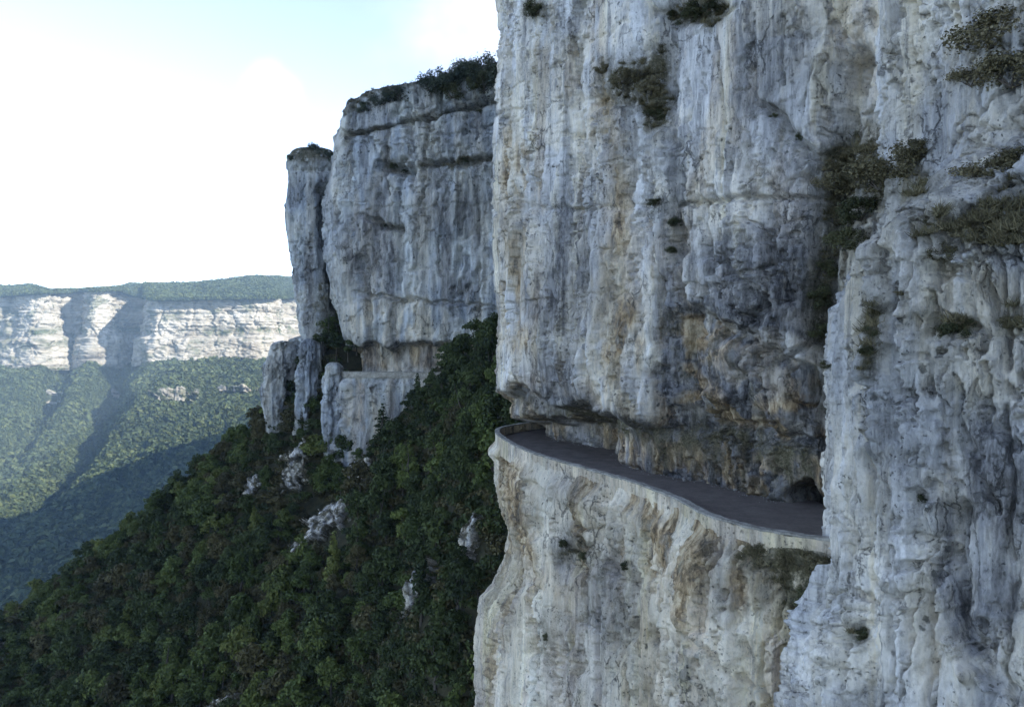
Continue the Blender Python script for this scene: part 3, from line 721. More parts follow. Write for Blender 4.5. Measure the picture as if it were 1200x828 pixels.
# ---- rock towers: closed columns
def column(name, yrows, cx, hl, hr, Y0, depth, seed, k, label, cat, mat, ncol=110, nrow=220, cracks=(), stain=None, cap=0.12, calm=1.0):
    """rock column: centre and half widths are given along its height (image rows at its own distance)"""
    yb, yt = yrows[-1], yrows[0]
    py = np.linspace(yb, yt, nrow)
    z = (HZ - py) / F * Y0
    th = np.linspace(0, 2 * np.pi, ncol, endpoint=False)
    c = ip(py, yrows, cx); l = ip(py, yrows, hl); r = ip(py, yrows, hr)
    ct, s_ = np.cos(th)[None], np.sin(th)[None]
    top = np.clip((py - yt) / (yb - yt) / cap, 0, 1)
    dome = np.sqrt(1 - (1 - top) ** 2 * 0.985)[:, None]
    rad = np.where(ct > 0, r[:, None], l[:, None]) / F * Y0 * dome
    sq = (np.abs(ct) ** 3 + np.abs(s_) ** 3) ** (-1 / 3)
    X = (c[:, None] - 600) / F * Y0 + ct * sq * rad
    Yc = Y0 + s_ * sq * depth * dome * (0.55 + .45 * (rad / rad.max()))
    Z = np.repeat(z[:, None], ncol, 1)
    NX, NY = ct + 0 * X, s_ + 0 * X
    px, pyy = 600 + F * X / Yc, HZ - F * Z / Yc
    big, fl, bl, fn = rock_noise(X, Yc, Z, k, seed)
    d = (big * .35 + fl * .9 + bl * 1.1 + fn * 1.5) * calm
    wx, wy = warp(X, Yc, Z, px, pyy, 4, k, seed)
    front = (s_ < 0.2)
    for pts, w, a in cracks: d = d - a * line(wx, wy, pts, w) * front
    d = d * np.minimum(1, 4 * dome)
    V = np.stack([X + NX * d, Yc + NY * d, Z + .2 * fbm(X, Yc, Z, 3, seed + 4)], -1).reshape(-1, 3)
    n1 = fbm(X / 5, Yc / 5, Z / 16, 4, seed + 1000)
    st = np.stack([0 * X, .5 * sstep(-.05, .35, n1), .35 * sstep(.05, .4, -n1), .35 * sstep(.15, .45, fbm(X / 3, Yc / 3, Z / 4, 4, seed + 77))], -1)
    if stain: st = stain(wx, wy, st)
    Q = grid_quads(nrow, ncol, True)
    base = V[:ncol].mean(0)
    loc = np.array([base[0], Y0, z[0]])
    V = V - loc
    me = mesh_np(name, V, Q, mat, True, {'stain': np.clip(st, 0, 1).reshape(-1, 4)})
    o = obj(name, me); o.location = loc
    tag(o, label, cat)
    SURF[o.name] = (V + loc, np.stack([NX, NY, 0 * NX], -1).reshape(-1, 3))
    return o
def pin_stain(wx, wy, st):
    st[..., 3] += .9 * sstep(196, 182, wy) + .7 * blob(wx, wy, 385, 360, 18, 50)
    st[..., 1] += .5 * line(wx, wy, [(376, 215), (377, 260), (384, 320)], 6)
    return st
column('rock_pinnacle', [173, 180, 190, 205, 218, 228, 240, 255, 280, 310, 340, 365, 395, 430, 470, 520],
       [367, 367.5, 368, 368, 367.5, 363, 360, 359.5, 361, 365, 370, 373, 374, 372, 370, 368],
       [24, 26.5, 28.5, 29, 28.5, 25, 23, 23, 23, 23, 22, 22, 22, 20, 20, 20],
       [24, 27, 29, 29.5, 29, 23, 19.5, 19, 20, 21, 22, 22, 22, 18, 14, 12], 222, 7.5, 201, 2.0,
       'tall narrow rock tower with a bushy flat top beside the headland', 'rock pinnacle', M_ROCK_FAR, 150, 330,
       [([(376, 222), (379, 262), (388, 320), (392, 360)], 5, 1.6), ([(342, 197), (395, 199)], 2.5, .9), ([(352, 395), (362, 430), (360, 500)], 4, 1.5)], pin_stain, .035, .62)
foot = column('foot', [392, 400, 420, 450, 490, 545], [366, 364, 360, 358, 356, 354], [20, 26, 34, 38, 36, 32], [22, 26, 32, 34, 34, 32], 221, 4.5, 251, 1.8,
       None, None, M_ROCK_FAR, 150, 150, [([(345, 405), (346, 450), (340, 520)], 4, 2.2), ([(372, 410), (374, 460), (372, 520)], 4, 2.0), ([(330, 440), (326, 500)], 3, 1.4), ([(358, 430), (356, 520)], 3, 1.3)], None, .06)
pin = bpy.data.objects['rock_pinnacle']
foot.parent = pin; foot.location = foot.location - pin.location
column('rock_spire', [399, 404, 415, 430, 460, 490, 532], [331, 331, 330, 328, 327, 326, 328], [9, 10, 12, 14, 16, 15, 12], [9, 11, 13, 15, 16, 15, 13], 214, 4.0, 221, 1.5,
       'stubby grey rock spire left of the pinnacle foot above the wooded ridge', 'rock spire', M_ROCK_FAR, 100, 150, [([(336, 405), (342, 440), (336, 490)], 4, 2.2), ([(322, 440), (330, 470)], 4, 1.4)], None, .06)
column('rock_spire', [396, 404, 430, 460, 490, 515, 555], [362, 362, 362, 361, 358, 352, 346], [8, 10, 12, 12, 11, 12, 13], [8, 10, 12, 12, 11, 10, 11], 210, 3.6, 231, 1.5,
       'slim fluted rock spire at the foot of the pinnacle', 'rock spire', M_ROCK_FAR, 100, 150, [([(352, 420), (354, 500)], 3, 1.6), ([(368, 430), (366, 500)], 3, 1.4)], None, .06)
column('rock_spire', [424, 430, 450, 480, 505, 536], [391, 391, 390, 389, 390, 391], [8, 9, 10, 10, 9, 7], [8, 9, 10, 11, 10, 7], 204, 3.2, 241, 1.4,
       'narrow rock pillar joining the left end of the far road wall', 'rock spire', M_ROCK_FAR, 100, 150, [([(392, 440), (390, 520)], 2.5, 1.2)], None, .06)

# ------------------------------------------------------------------ roads and parapets
def strip(name, L, R, n, mat, sag=0.03):
    L, R = np.array(L), np.array(R)
    t = np.linspace(0, 1, n)
    V = []
    for k in t: V.append(L + (R - L) * k)
    V = np.stack(V, 1)
    V[..., 2] += 0.02 * fbm(V[..., 0] / 2, V[..., 1] / 2, 0 * V[..., 0], 3, 3) - sag * np.abs(np.linspace(-1, 1, n))[None, :]
    return mesh_np(name, V.reshape(-1, 3), grid_quads(len(L), n), mat)
ec = catmull(ROAD_EDGE, 10)
en = normals2(ec[::-1])[::-1]          # outward
inner_pts = [(30, 46), (26, 47), (22, 48.5), (20.5, 50), (20.3, 51.5), (20, 53), (18.2, 58), (16, 63), (13, 70), (11.5, 74), (10.4, 78), (9.6, 81), (9, 84), (9, 86), (9.4, 88), (10.5, 91), (12, 94), (14, 97)]
ic = catmull(inner_pts, 10)
ZR = -10.9
Lp = np.concatenate([ec - en * 0.18, np.full((len(ec), 1), ZR)], 1); Rp = np.concatenate([ic, np.full((len(ic), 1), ZR)], 1)
o = obj('road', strip('road', Lp, Rp, 14, M_ASPHALT)); tag(o, kind='structure')
def wall_sweep(name, path, nrm, z0, z1, t0, t1, mat, jit, seed):
    """rectangular wall along the path: from t0 (outside) to t1 (inside)"""
    rows = []
    z0 = np.broadcast_to(z0, len(path)); z1 = np.broadcast_to(z1, len(path))
    prof = [(t0, 0), (t0, .5), (t0, 1), (t0 * .5 + t1 * .5, 1), (t1, 1), (t1, .5), (t1, 0)]
    for tt, zz in prof:
        p = path + nrm * tt
        rows.append(np.stack([p[:, 0], p[:, 1], z0 + (z1 - z0) * zz], -1))
    V = np.stack(rows, 0)
    j = np.stack([fbm(V[..., 0] / .7, V[..., 1] / .7, V[..., 2] * 1.5, 3, seed + i) for i in range(3)], -1)
    V = V + j * jit
    st = np.zeros((V.shape[0] * V.shape[1], 4)); st[:, 0] = .3; st[:, 2] = .45; st[:, 3] = .35 * sstep(.1, .4, fbm(V[..., 0], V[..., 1], V[..., 2], 3, seed + 40)).ravel()
    return mesh_np(name, V.reshape(-1, 3), grid_quads(len(prof), len(path)), mat, False, {'stain': st})
pe = catmull(ROAD_EDGE, 26)
pn = normals2(pe[::-1])[::-1]
par = empty('parapet_wall', (0, 72, ZR))
def local(me, o):
    n = len(me.vertices); a = np.zeros(n * 3, np.float32); me.vertices.foreach_get('co', a)
    a = a.reshape(-1, 3) - np.array(o.location, np.float32); me.vertices.foreach_set('co', a.ravel()); me.update()
    return me
tag(par, 'low stone parapet with a pale coping curving round the outer edge of the near road', 'parapet wall', 'roadside parapets')
obj('wall', local(wall_sweep('wall', pe, pn, -11.9, -10.12, 0.28, -0.16, M_ROCK_WARM, .07, 5), par), par)
obj('coping', local(wall_sweep('coping', pe, pn, -10.117, -10.0, 0.31, -0.18, M_COPING, .055, 9), par), par)
# far road
fe = catmull(FAR_EDGE, 12); fn_ = normals2(fe)
fi = fe - fn_ * 9.0
o = obj('road', strip('road', np.c_[fe - fn_ * .2, np.full(len(fe), -10.0)], np.c_[fi, np.full(len(fe), -10.0)], 6, M_ASPHALT)); tag(o, kind='structure')
par2 = empty('parapet_wall', (-30, 200, -10))
tag(par2, 'straight pale parapet along the far ledge road on the headland', 'parapet wall', 'roadside parapets')
obj('wall', local(wall_sweep('wall', fe, fn_, -10.6, -9.15, 0.5, -0.1, M_MASONRY, .06, 15), par2), par2)
obj('coping', local(wall_sweep('coping', fe, fn_, -9.147, -8.95, 0.56, -0.15, M_COPING, .03, 19), par2), par2)

# ------------------------------------------------------------------ wooded hillside below the headland
def tps(pts):
    P = np.array(pts, float); n = len(P); xy = P[:, :2] / 100
    d = np.linalg.norm(xy[:, None] - xy[None], axis=-1)
    K = np.where(d > 0, d * d * np.log(d + 1e-12), 0) + np.eye(n) * 2e-3
    A = np.zeros((n + 3, n + 3)); A[:n, :n] = K; A[:n, n] = 1; A[:n, n + 1:] = xy; A[n, :n] = 1; A[n + 1:, :n] = xy.T
    w = np.linalg.solve(A, np.r_[P[:, 2], 0, 0, 0])
    def f(X, Y):
        X, Y = np.asarray(X, float) / 100, np.asarray(Y, float) / 100
        out = w[n] + w[n + 1] * X + w[n + 2] * Y
        for i in range(n):
            r = np.sqrt((X - xy[i, 0]) ** 2 + (Y - xy[i, 1]) ** 2)
            out = out + w[i] * np.where(r > 0, r * r * np.log(r + 1e-12), 0)
        return out
    return f
CREST = [(320, 498, 224), (230, 561, 232), (150, 628, 238), (80, 690, 244), (0, 756, 250), (-160, 888, 258)]
HS = [at(*c) for c in CREST] + [at(*c) for c in [
    (400, 533, 205), (300, 618, 192), (200, 704, 190), (100, 788, 190), (0, 866, 192),
    (450, 520, 196), (520, 455, 186), (575, 440, 168), (610, 452, 150), (398, 392, 226), (396, 414, 214), (372, 400, 228), (500, 612, 162), (400, 692, 157), (300, 772, 157), (200, 838, 162),
    (580, 585, 128), (560, 712, 120), (480, 772, 129), (560, 838, 112), (400, 838, 137), (640, 640, 118), (660, 900, 95)]]
HS = [tuple(p) for p in HS] + [(-60, 262, -52), (-97, 276, -80), (-140, 292, -122), (-175, 300, -150), (-230, 300, -190), (-20, 240, -4), (10, 170, -6), (20, 120, -30),
                               (-100, 120, -112), (-40, 90, -100), (0, 72, -90), (-170, 170, -140), (-240, 230, -170), (30, 90, -60)]
hill_h = tps(HS)
def hill_z(X, Y):
    return hill_h(X, Y) + 1.6 * fbm(X / 22, Y / 22, 0 * X, 4, 77)
gx = np.linspace(-235, 32, 170); gy = np.linspace(70, 302, 150)
GX, GY = np.meshgrid(gx, gy)
GZ = hill_z(GX, GY)
o = obj('hillside', mesh_np('hillside', np.stack([GX, GY, GZ], -1).reshape(-1, 3), grid_quads(150, 170), M_SOIL)); tag(o, kind='structure')

# ------------------------------------------------------------------ plateau behind the cliffs, out of view, its rim shaped to throw the shade
def plateau(name, rim, zb, mat):
    n = len(rim)
    me = bpy.data.meshes.new(name)
    V = [(x, y, z) for x, y, z in rim] + [(x, y, zb) for x, y, z in rim]
    tri = tessellate_polygon([[Vector((x, y, 0)) for x, y, z in rim]])
    Fc = [tuple(t) for t in tri] + [(i, (i + 1) % n, n + (i + 1) % n, n + i) for i in range(n)]
    me.from_pydata(V, [], Fc); me.update(); me.materials.append(mat)
    o = obj(name, me); tag(o, kind='structure'); return o
RIM1 = [(82, -900, 140), (78, -300, 140), (74, -84, 75), (62, -20, 75), (54, 6, 75), (44, 18, 75), (36, 26, 75), (33, 33, 75), (31, 40, 75), (26, 48, 75), (19, 60, 75), (13, 72, 75), (8, 84, 75), (10, 96, 75), (17, 112, 76), (26, 150, 76), (28, 174, 72), (16, 194, 70), (0, 200, 69), (-20, 206.5, 66), (-34, 211, 63), (-41, 218, 58), (-41, 230, 56), (-33, 248, 56), (-18, 290, 66), (0, 340, 90), (20, 450, 120), (0, 700, 190), (-60, 1000, 220), (-100, 1300, 220), (-60, 1700, 215), (100, 2200, 210), (300, 2800, 220), (900, 3600, 240), (3000, 4000, 250), (3000, -900, 200)]
plateau('plateau', RIM1, -460, M_FAR_FLOOR)
RIM2 = [(95, -880, 190), (90, -300, 190), (86, -84, 170), (74, -10, 160), (60, 14, 160), (50, 26, 160), (44, 40, 160), (38, 52, 160), (30, 64, 160), (23, 76, 160), (20, 88, 160), (26, 110, 160), (36, 150, 160), (38, 200, 165), (40, 300, 170), (60, 450, 170), (60, 700, 180), (2900, 700, 220), (2900, -880, 220)]
plateau('hill', RIM2, 60, M_FAR_FLOOR)  # unseen upper tier, added to keep the sun off headland and pinnacle

# ------------------------------------------------------------------ far side of the valley
FC = [(-500, 2350), (-250, 2600), (-90, 2780), (-10, 2850), (40, 2830), (62, 2880), (82, 3020), (98, 3030), (106, 2900), (130, 2960), (150, 3060), (166, 3060), (174, 2800), (205, 2780), (255, 2820), (300, 2860), (322, 2920), (328, 3080), (340, 3350), (365, 3600), (430, 3900), (560, 4100), (900, 4300)]
FCP = [((p - 600) / F * y, y) for p, y in FC]
fcc = catmull(FCP, 24)
fct = np.linspace(0, len(fcc) - 1, 900); FP = cv_at(fcc, fct); FN = normals2(FP)
FPX = 600 + F * FP[:, 0] / FP[:, 1]
f_top = (HZ - ip(FPX, [-400, 0, 60, 140, 158, 180, 300, 330, 345, 600], [340, 348, 344, 341, 348, 353, 351, 350, 350, 350])) / F * FP[:, 1]
f_bot = (HZ - ip(FPX, [-400, 0, 100, 180, 320, 345, 600], [432, 430, 428, 424, 420, 418, 410])) / F * FP[:, 1] - 15
nr = 130
v = np.linspace(0, 1, nr)[:, None]
Z = f_bot[None] + v * (f_top - f_bot)[None]
X = np.repeat(FP[None, :, 0], nr, 0); Y = np.repeat(FP[None, :, 1], nr, 0)
wv = fbm(X / 60, Y / 60, Z / 60, 3, 2001) * .3
f1, f2, cid = worley(X / 95 + wv, Y / 95, Z / 210 + wv, 2002); g1, g2, gid = worley(X / 34 + wv, Y / 34, Z / 26 + wv, 2003)
d = 16 * fbm(X / 150, Y / 150, Z / 400, 3, 2000) + (cid - .5) * 30 * (.4 + .6 * v) - 12 * np.exp(-((f2 - f1) / .05) ** 2) * v + (gid - .5) * 9 + 7 * fbm(X / 22, Y / 22, Z / 14, 5, 2010, .62)
bed = fbm(X / 400, Y / 400, Z / 13, 4, 2020)
d = d + 9 * bed * (.12 + .88 * sstep(.35, .6, v))
ledge = (v - .5) * -40 + 22 * sstep(.46, .40, v + .05 * fbm(X / 90, Y / 90, 0 * X, 3, 2030))
d = d + ledge
stv = np.zeros((nr, len(FP), 4)); stv[..., 3] = .9 * np.exp(-((v - .52 - .06 * fbm(X / 90, Y / 90, 0 * X, 3, 2031)) / .045) ** 2) * sstep(-.1, .25, fbm(X / 100, Y / 100, 0 * X, 3, 2040)) + .6 * sstep(.2, .5, fbm(X / 60, Y / 60, Z / 40, 4, 2050)) + .8 * sstep(.08, .0, v)
V = np.stack([X + FN[None, :, 0] * d, Y + FN[None, :, 1] * d, Z], -1)
o = obj('cliff', mesh_np('cliff', V.reshape(-1, 3), grid_quads(nr, len(FP)), M_FAR_CLIFF, True, {'stain': np.clip(stv, 0, 1).reshape(-1, 4)}))
tag(o, 'long sunlit cream cliff band on the far side of the valley', 'cliff', None, 'structure')
# plateau top behind the far cliff
nb = 40
back = np.linspace(0, 1, nb)[:, None]
dist = -20 + 3800 * back ** 1.5
sky_y = ip(FPX, [-400, 0, 35, 60, 95, 140, 152, 230, 262, 300, 345, 600], [335, 336, 335, 343, 342, 339, 334, 332, 328, 324, 326, 335])
X = FP[None, :, 0] * (1 + dist / FP[None, :, 1]); Y = FP[None, :, 1] + dist
ridge_d = 700.0
zr = (HZ - sky_y)[None] / F * (FP[None, :, 1] + ridge_d)
Z = f_top[None] + (zr - 12 - f_top[None]) * np.sin(np.clip(dist / ridge_d, 0, 1) * np.pi / 2) - np.maximum(dist - ridge_d, 0) * .02 + 8 * fbm(X / 160, Y / 160, 0 * X, 4, 2100) * sstep(0, 200, dist)
PT = np.stack([X, Y, Z], -1)
o = obj('far_plateau', mesh_np('far_plateau', PT.reshape(-1, 3), grid_quads(nb, len(FP)), M_FAR_FLOOR)); tag(o, kind='structure')
# valley side below the far cliff, down to the valley floor
nv = 110
dv = np.concatenate([np.linspace(-60, 320, 44), np.linspace(330, 2700, nv - 44)])[:, None]
prof_d = [-60, 0, 110, 235, 262, 300, 640, 900, 1350, 1750, 2200, 2700]
prof_z = [6, 0, -48, -92, -132, -150, -250, -310, -365, -395, -405, -405]
nx_, ny_ = 0.25, -0.97
X = FP[None, :, 0] + nx_ * dv; Y = FP[None, :, 1] + ny_ * dv
sp = fbm(X / 420, Y / 900, 0 * X, 4, 2200) * 90 * sstep(150, 700, dv) + fbm(X / 90, Y / 90, 0 * X, 4, 2210) * 12 * sstep(0, 100, dv)
wob = dv + 60 * fbm(X / 260, Y / 260, 0 * X, 3, 2230) * sstep(60, 160, dv)
Z = f_bot[None] + 12 + ip(wob, prof_d, prof_z) + sp
VT = np.stack([X, Y, Z], -1)
stv = np.zeros((nv, len(FP), 4))
me = mesh_np('valley_side', VT.reshape(-1, 3), grid_quads(nv, len(FP)), M_FAR_FLOOR)
o = obj('valley_side', me); tag(o, kind='structure')
# ground sheet to the horizon
g = np.linspace(-1, 1, 60); g = np.sign(g) * np.abs(g) ** 2 * 9000
GX, GY = np.meshgrid(g, g + 1500)
GZ = -505 + 18 * fbm(GX / 600, GY / 600, 0 * GX, 3, 2300)
o = obj('ground', mesh_np('ground', np.stack([GX, GY, GZ], -1).reshape(-1, 3), grid_quads(60, 60), M_FAR_FLOOR)); tag(o, kind='structure')
# broken rock band in the woods below the far cliff
def outcrop(name, c, t, u, nrm, w, h, dep, seed, k, label, mat, n=64, ground=None):
    """ragged rock breaking through the slope: a patch in the slope, proud in the middle and sunk round an uneven edge"""
    a, b = np.meshgrid(np.linspace(-1, 1, n), np.linspace(-1, 1, n))
    t, u, nrm = [np.asarray(q, float) / np.linalg.norm(q) for q in (t, u, nrm)]
    P = np.asarray(c)[None, None] + a[..., None] * t * w * .62 + b[..., None] * u * h * .62
    if ground is not None: P[..., 2] = ground(P[..., 0], P[..., 1])
    X, Y, Z = P[..., 0], P[..., 1], P[..., 2]
    e = fbm(X / (w * .28), Y / (w * .28), Z / (w * .28), 5, seed, .6)
    r = np.sqrt(a ** 2 + b ** 2) + e * .55
    up = sstep(.88, .62, r)
    big, fl, bl, fn = rock_noise(X, Y, Z, k, seed)
    d = up * dep * (.55 + .45 * sstep(-.3, .5, b)) - (1 - up) * dep * .9 + (big * .8 + fl * 1.2 + bl * 1.3 + fn * .8) * (.3 + .7 * up)
    d = d - .5 * dep * sstep(.15, .5, np.abs(fbm(X / (w * .2), Y / (w * .2), Z / (w * .5), 3, seed + 4)) * 2 < .12)
    V = (P + nrm * d[..., None] - np.asarray(c)).reshape(-1, 3)
    n1 = fbm(X / (3 * k), Y / (3 * k), Z / (3 * k), 4, seed + 5)
    st = np.stack([0 * X, .7 * sstep(-.05, .3, n1), .4 * sstep(-.1, .3, -n1), .95 * sstep(-.12, .2, fbm(X / (2 * k), Y / (2 * k), Z / (2 * k), 4, seed + 8)) + sstep(.55, .8, r)], -1)
    me = mesh_np(name, V, grid_quads(n, n), mat, True, {'stain': np.clip(st, 0, 1).reshape(-1, 4)})
    o = obj(name, me); o.location = c
    tag(o, label, 'rock outcrop', 'rock outcrops in the woods')
    return o
OUT = [  # px, py, w, h, tilt, label
    (384, 615, 62, 72, .25, 'largest white outcrop standing out of the middle of the dark wood'),
    (344, 646, 16, 22, .1, 'small white boulder left of the largest white outcrop'),
    (498, 694, 46, 46, -.3, 'grey white outcrop low in the dark gully left of the near rock wall'),
    (424, 556, 36, 34, .2, 'dull grey outcrop in the trees under the far road wall'),
    (346, 553, 34, 62, -.4, 'steep broken rock rib running down below the pinnacle'),
    (298, 572, 22, 26, -.5, 'small pale slab on the wooded ridge left of the rock rib'),
    (552, 640, 34, 56, .2, 'dim grey rock patch in the shade beside the lower rock wall'),
    (276, 826, 44, 20, .1, 'pale outcrop cut by the bottom edge of the wood'),
    (4, 758, 12, 16, 0, 'tiny pale rock at the far left edge of the wood'),
]
def hill_hit(px, py):
    Ys = np.linspace(90, 262, 900)
    P = at(px, py, 1.0)
    dz = P[2] * Ys - hill_z(P[0] * Ys, Ys)
    i = np.argmax(dz < 0)
    return Ys[i] if (dz < 0).any() else 225.0
OUT_POS = []
for i, (px, py, w, h, tl, lb) in enumerate(OUT):
    Yh = hill_hit(px, py); c = at(px, py, Yh)
    gx_ = float(hill_h(c[0] + 3, c[1]) - hill_h(c[0] - 3, c[1])) / 6; gy_ = float(hill_h(c[0], c[1] + 3) - hill_h(c[0], c[1] - 3)) / 6
    nrm = np.array([-gx_ * .6, -gy_ * .6 - .8, .75])            # steeper than the slope itself
    t = np.cross(nrm, [0, 0, 1]); t = t / np.linalg.norm(t); t = t if t[0] > 0 else -t
    u = np.cross(nrm, t); u = u if u[2] > 0 else -u
    t = t + .3 * tl * np.array([0, 0, 1.0])
    outcrop('rock_outcrop', c, t, u, nrm, w / F * Yh * 1.05, h / F * Yh * 1.3, 4.2 if w > 40 else 2.6 if w > 20 else 1.8, 300 + i * 7, .7, lb, M_ROCK, 72, hill_z)
    OUT_POS.append((px, py, w, h))
for i, (px, py, w, h, lb) in enumerate([(205, 468, 46, 15, 'short pale rock step in the far woods under the sunlit cliff'), (270, 460, 52, 6, 'thin grey rock ledge in the far woods right of the pale step'),
                                        (58, 470, 96, 10, 'long grey rock ledge in the far woods on the left'), (132, 466, 24, 8, 'small grey rock ledge in the far woods between two longer ones')]):
    pxy = np.stack([600 + F * VT[..., 0] / VT[..., 1], HZ - F * VT[..., 2] / VT[..., 1]], -1)
    j = np.unravel_index(np.argmin((pxy[..., 0] - px) ** 2 + (pxy[..., 1] - py) ** 2), pxy.shape[:2])
    c = VT[j] + np.array([0, -16, 10]); Yh = c[1]
    outcrop('rock_outcrop', c, (1, 0, 0), (0, .3, 1), (0, -1, .35), w / F * Yh, h / F * Yh * 1.5, 26, 500 + i * 9, 11, lb, M_FAR_CLIFF)

# ------------------------------------------------------------------ trees
def leaf_mesh(name, blobs, n, size, mat, seed, flat=0.0):
    """many small leaf-sized quads over the clumps of a crown"""
    r = np.random.default_rng(seed)
    B = np.array(blobs, float)               # x y z rx rz
    wgt = B[:, 3] ** 2; pick = r.choice(len(B), n, p=wgt / wgt.sum())
    dirs = r.normal(size=(n, 3)); dirs /= np.linalg.norm(dirs, axis=1)[:, None]
    if not flat: dirs[:, 2] = np.where(dirs[:, 2] < -.45, -dirs[:, 2], dirs[:, 2])
    rad = ((r.random(n) ** .35) * (1 + (flat * .5) * (r.random(n) < .18)))[:, None]
    sc = np.stack([B[pick, 3], B[pick, 3], B[pick, 4]], -1)
    c = B[pick, :3] + dirs * rad * sc
    nn = dirs + r.normal(size=(n, 3)) * .55; nn[:, 2] += .25; nn /= np.linalg.norm(nn, axis=1)[:, None]
    a = np.cross(nn, r.normal(size=(n, 3))); a /= np.linalg.norm(a, axis=1)[:, None]
    b = np.cross(nn, a)
    s = (size * r.uniform(.6, 1.35, n))[:, None]
    bend = nn * s * .22
    V = np.stack([c - a * s, c - b * s * .62 + bend, c + a * s, c + b * s * .62 + bend], 1).reshape(-1, 3)
    return mesh_np(name, V, np.arange(n * 4).reshape(-1, 4), mat, False)
def tube(V, Q, p0, p1, r0, r1, n=6):
    p0, p1 = Vector(p0), Vector(p1)
    z = (p1 - p0).normalized(); x = z.orthogonal().normalized(); y = z.cross(x)
    b = len(V)
    for p, r in ((p0, r0), (p1, r1)):
        for i in range(n):
            a = 2 * math.pi * i / n
            V.append(p + (x * math.cos(a) + y * math.sin(a)) * r)
    for i in range(n): Q.append((b + i, b + (i + 1) % n, b + n + (i + 1) % n, b + n + i))
def trunk_mesh(name, h, limbs, mat, seed):
    r = random.Random(seed); V, Q = [], []
    pts = [(0, 0, -1.2)]
    for i in range(1, 5): pts.append((r.uniform(-.12, .12) * i, r.uniform(-.12, .12) * i, h * i / 4))
    for i in range(4): tube(V, Q, pts[i], pts[i + 1], .22 * (1 - i * .22), .22 * (1 - (i + 1) * .22) + .01)
    for e in limbs:
        k = r.choice((1, 2, 2, 3)); tube(V, Q, pts[k], e, .09, .02, 5)
    return mesh_np(name, np.array([tuple(v) for v in V]), np.array(Q), mat, True)
def broad(seed):
    r = random.Random(seed); H = r.uniform(6.2, 7.4); B = []
    for i in range(r.randint(9, 13)):
        a = r.uniform(0, 6.28); q = r.uniform(.4, 2.3); z = r.uniform(2.4, H - 1.2)
        q *= 1 - .55 * (z - 2.4) / (H - 3.0)
        B.append((math.cos(a) * q, math.sin(a) * q, z, r.uniform(.8, 1.45), r.uniform(.65, 1.1)))
    B.append((0, 0, H - 1.0, 1.1, .9))
    return H, B
def tall(seed):
    r = random.Random(seed); H = r.uniform(8, 9); B = []
    for i in range(11):
        z = 1.8 + (H - 2.6) * i / 10; q = .5 * (1 - i / 12); a = r.uniform(0, 6.28)
        B.append((math.cos(a) * q, math.sin(a) * q, z, 1.25 * (1 - i / 14) + .1, .9))
    return H, B
def conifer(seed):
    r = random.Random(seed); H = r.uniform(9.5, 11); B = []
    for i in range(13):
        z = 1.4 + (H - 1.7) * i / 12; R_ = 1.9 * (1 - i / 13) + .15
        for k in range(3 if i < 9 else 1):
            a = r.uniform(0, 6.28); q = R_ * (.6 if i < 9 else 0)
            B.append((math.cos(a) * q, math.sin(a) * q, z, R_ * .55, .38))
    return H, B
FORMS = {}
for form, fn, sds, nl, sz in (('rounded', broad, (1, 2, 3, 4, 5, 6), 1150, .27), ('tall', tall, (21, 22), 900, .26), ('conical', conifer, (31, 32), 1000, .24)):
    lst = []
    for sd_ in sds:
        H, B = fn(sd_)
        tr = trunk_mesh('trunk', H * .75, [b[:3] for b in B[:5]], M_BARK, sd_)
        cr = {c: leaf_mesh('crown', B, nl, sz, LEAVES[c], sd_ * 5 + 1) for c in LEAVES}
        lst.append((tr, cr))
    FORMS[form] = lst
T_NAMES = {'rounded': 'broadleaf_tree', 'tall': 'slender_tree', 'conical': 'conifer_tree'}
def tree(form, vi, colour, loc, sc, rz, label, group):
    tr, cr = FORMS[form][vi % len(FORMS[form])]
    t = empty(T_NAMES[form], loc, rz); t.scale = (sc, sc, sc * random.uniform(.9, 1.12))
    tag(t, label, 'tree', group)
    obj('trunk', tr, t); obj('crown', cr[colour], t)
    return t
# where trees stand on the hillside
cand = []
sp_ = 4.0
for iy in np.arange(84, 262, sp_ * .87):
    for ix in np.arange(-200, 14, sp_):
        x = ix + random.uniform(-1.5, 1.5); y = iy + random.uniform(-1.4, 1.4)
        cand.append((x, y))
cand = np.array(cand)
# steep ground carries more stems per square metre of plan
xs = np.c_[RNG.uniform(-200, 14, 9000), RNG.uniform(84, 262, 9000)]
z0_ = hill_z(xs[:, 0], xs[:, 1]); st_ = np.hypot(hill_z(xs[:, 0] + 1, xs[:, 1]) - z0_, hill_z(xs[:, 0], xs[:, 1] + 1) - z0_)
xs = xs[RNG.random(9000) < np.clip((st_ - 1.0) * .12, 0, .3)]
cand = np.concatenate([cand, xs])
cz = hill_z(cand[:, 0], cand[:, 1])
e = 1.0
gxn = (hill_z(cand[:, 0] + e, cand[:, 1]) - cz); gyn = (hill_z(cand[:, 0], cand[:, 1] + e) - cz)
cpx = 600 + F * cand[:, 0] / cand[:, 1]; cpy = HZ - F * cz / cand[:, 1]
facing = -gxn * -cand[:, 0] - gyn * -cand[:, 1] + -cz          # n . (camera - p), n=(-gx,-gy,1)
facing = (-gxn) * (-cand[:, 0]) + (-gyn) * (-cand[:, 1]) + (-cz)
ok = (cpx > -60) & (cpx < 640) & (cpy < 905) & ((facing > -25) | (cpx > 430))
ok &= ~((cpx > 588) & (cpy > 545) & (cand[:, 1] > 88))
ok &= ~((cand[:, 1] > 190) & (cpx > 392) & (cpy < 432) & (cpx < 520))
inside_head = (cand[:, 1] > np.interp(cand[:, 0], [-50, -46, -36, -22, -10, 2, 14], [226, 202, 199, 195, 191, 187, 181])) & (cand[:, 0] > -51)
ok &= ~inside_head
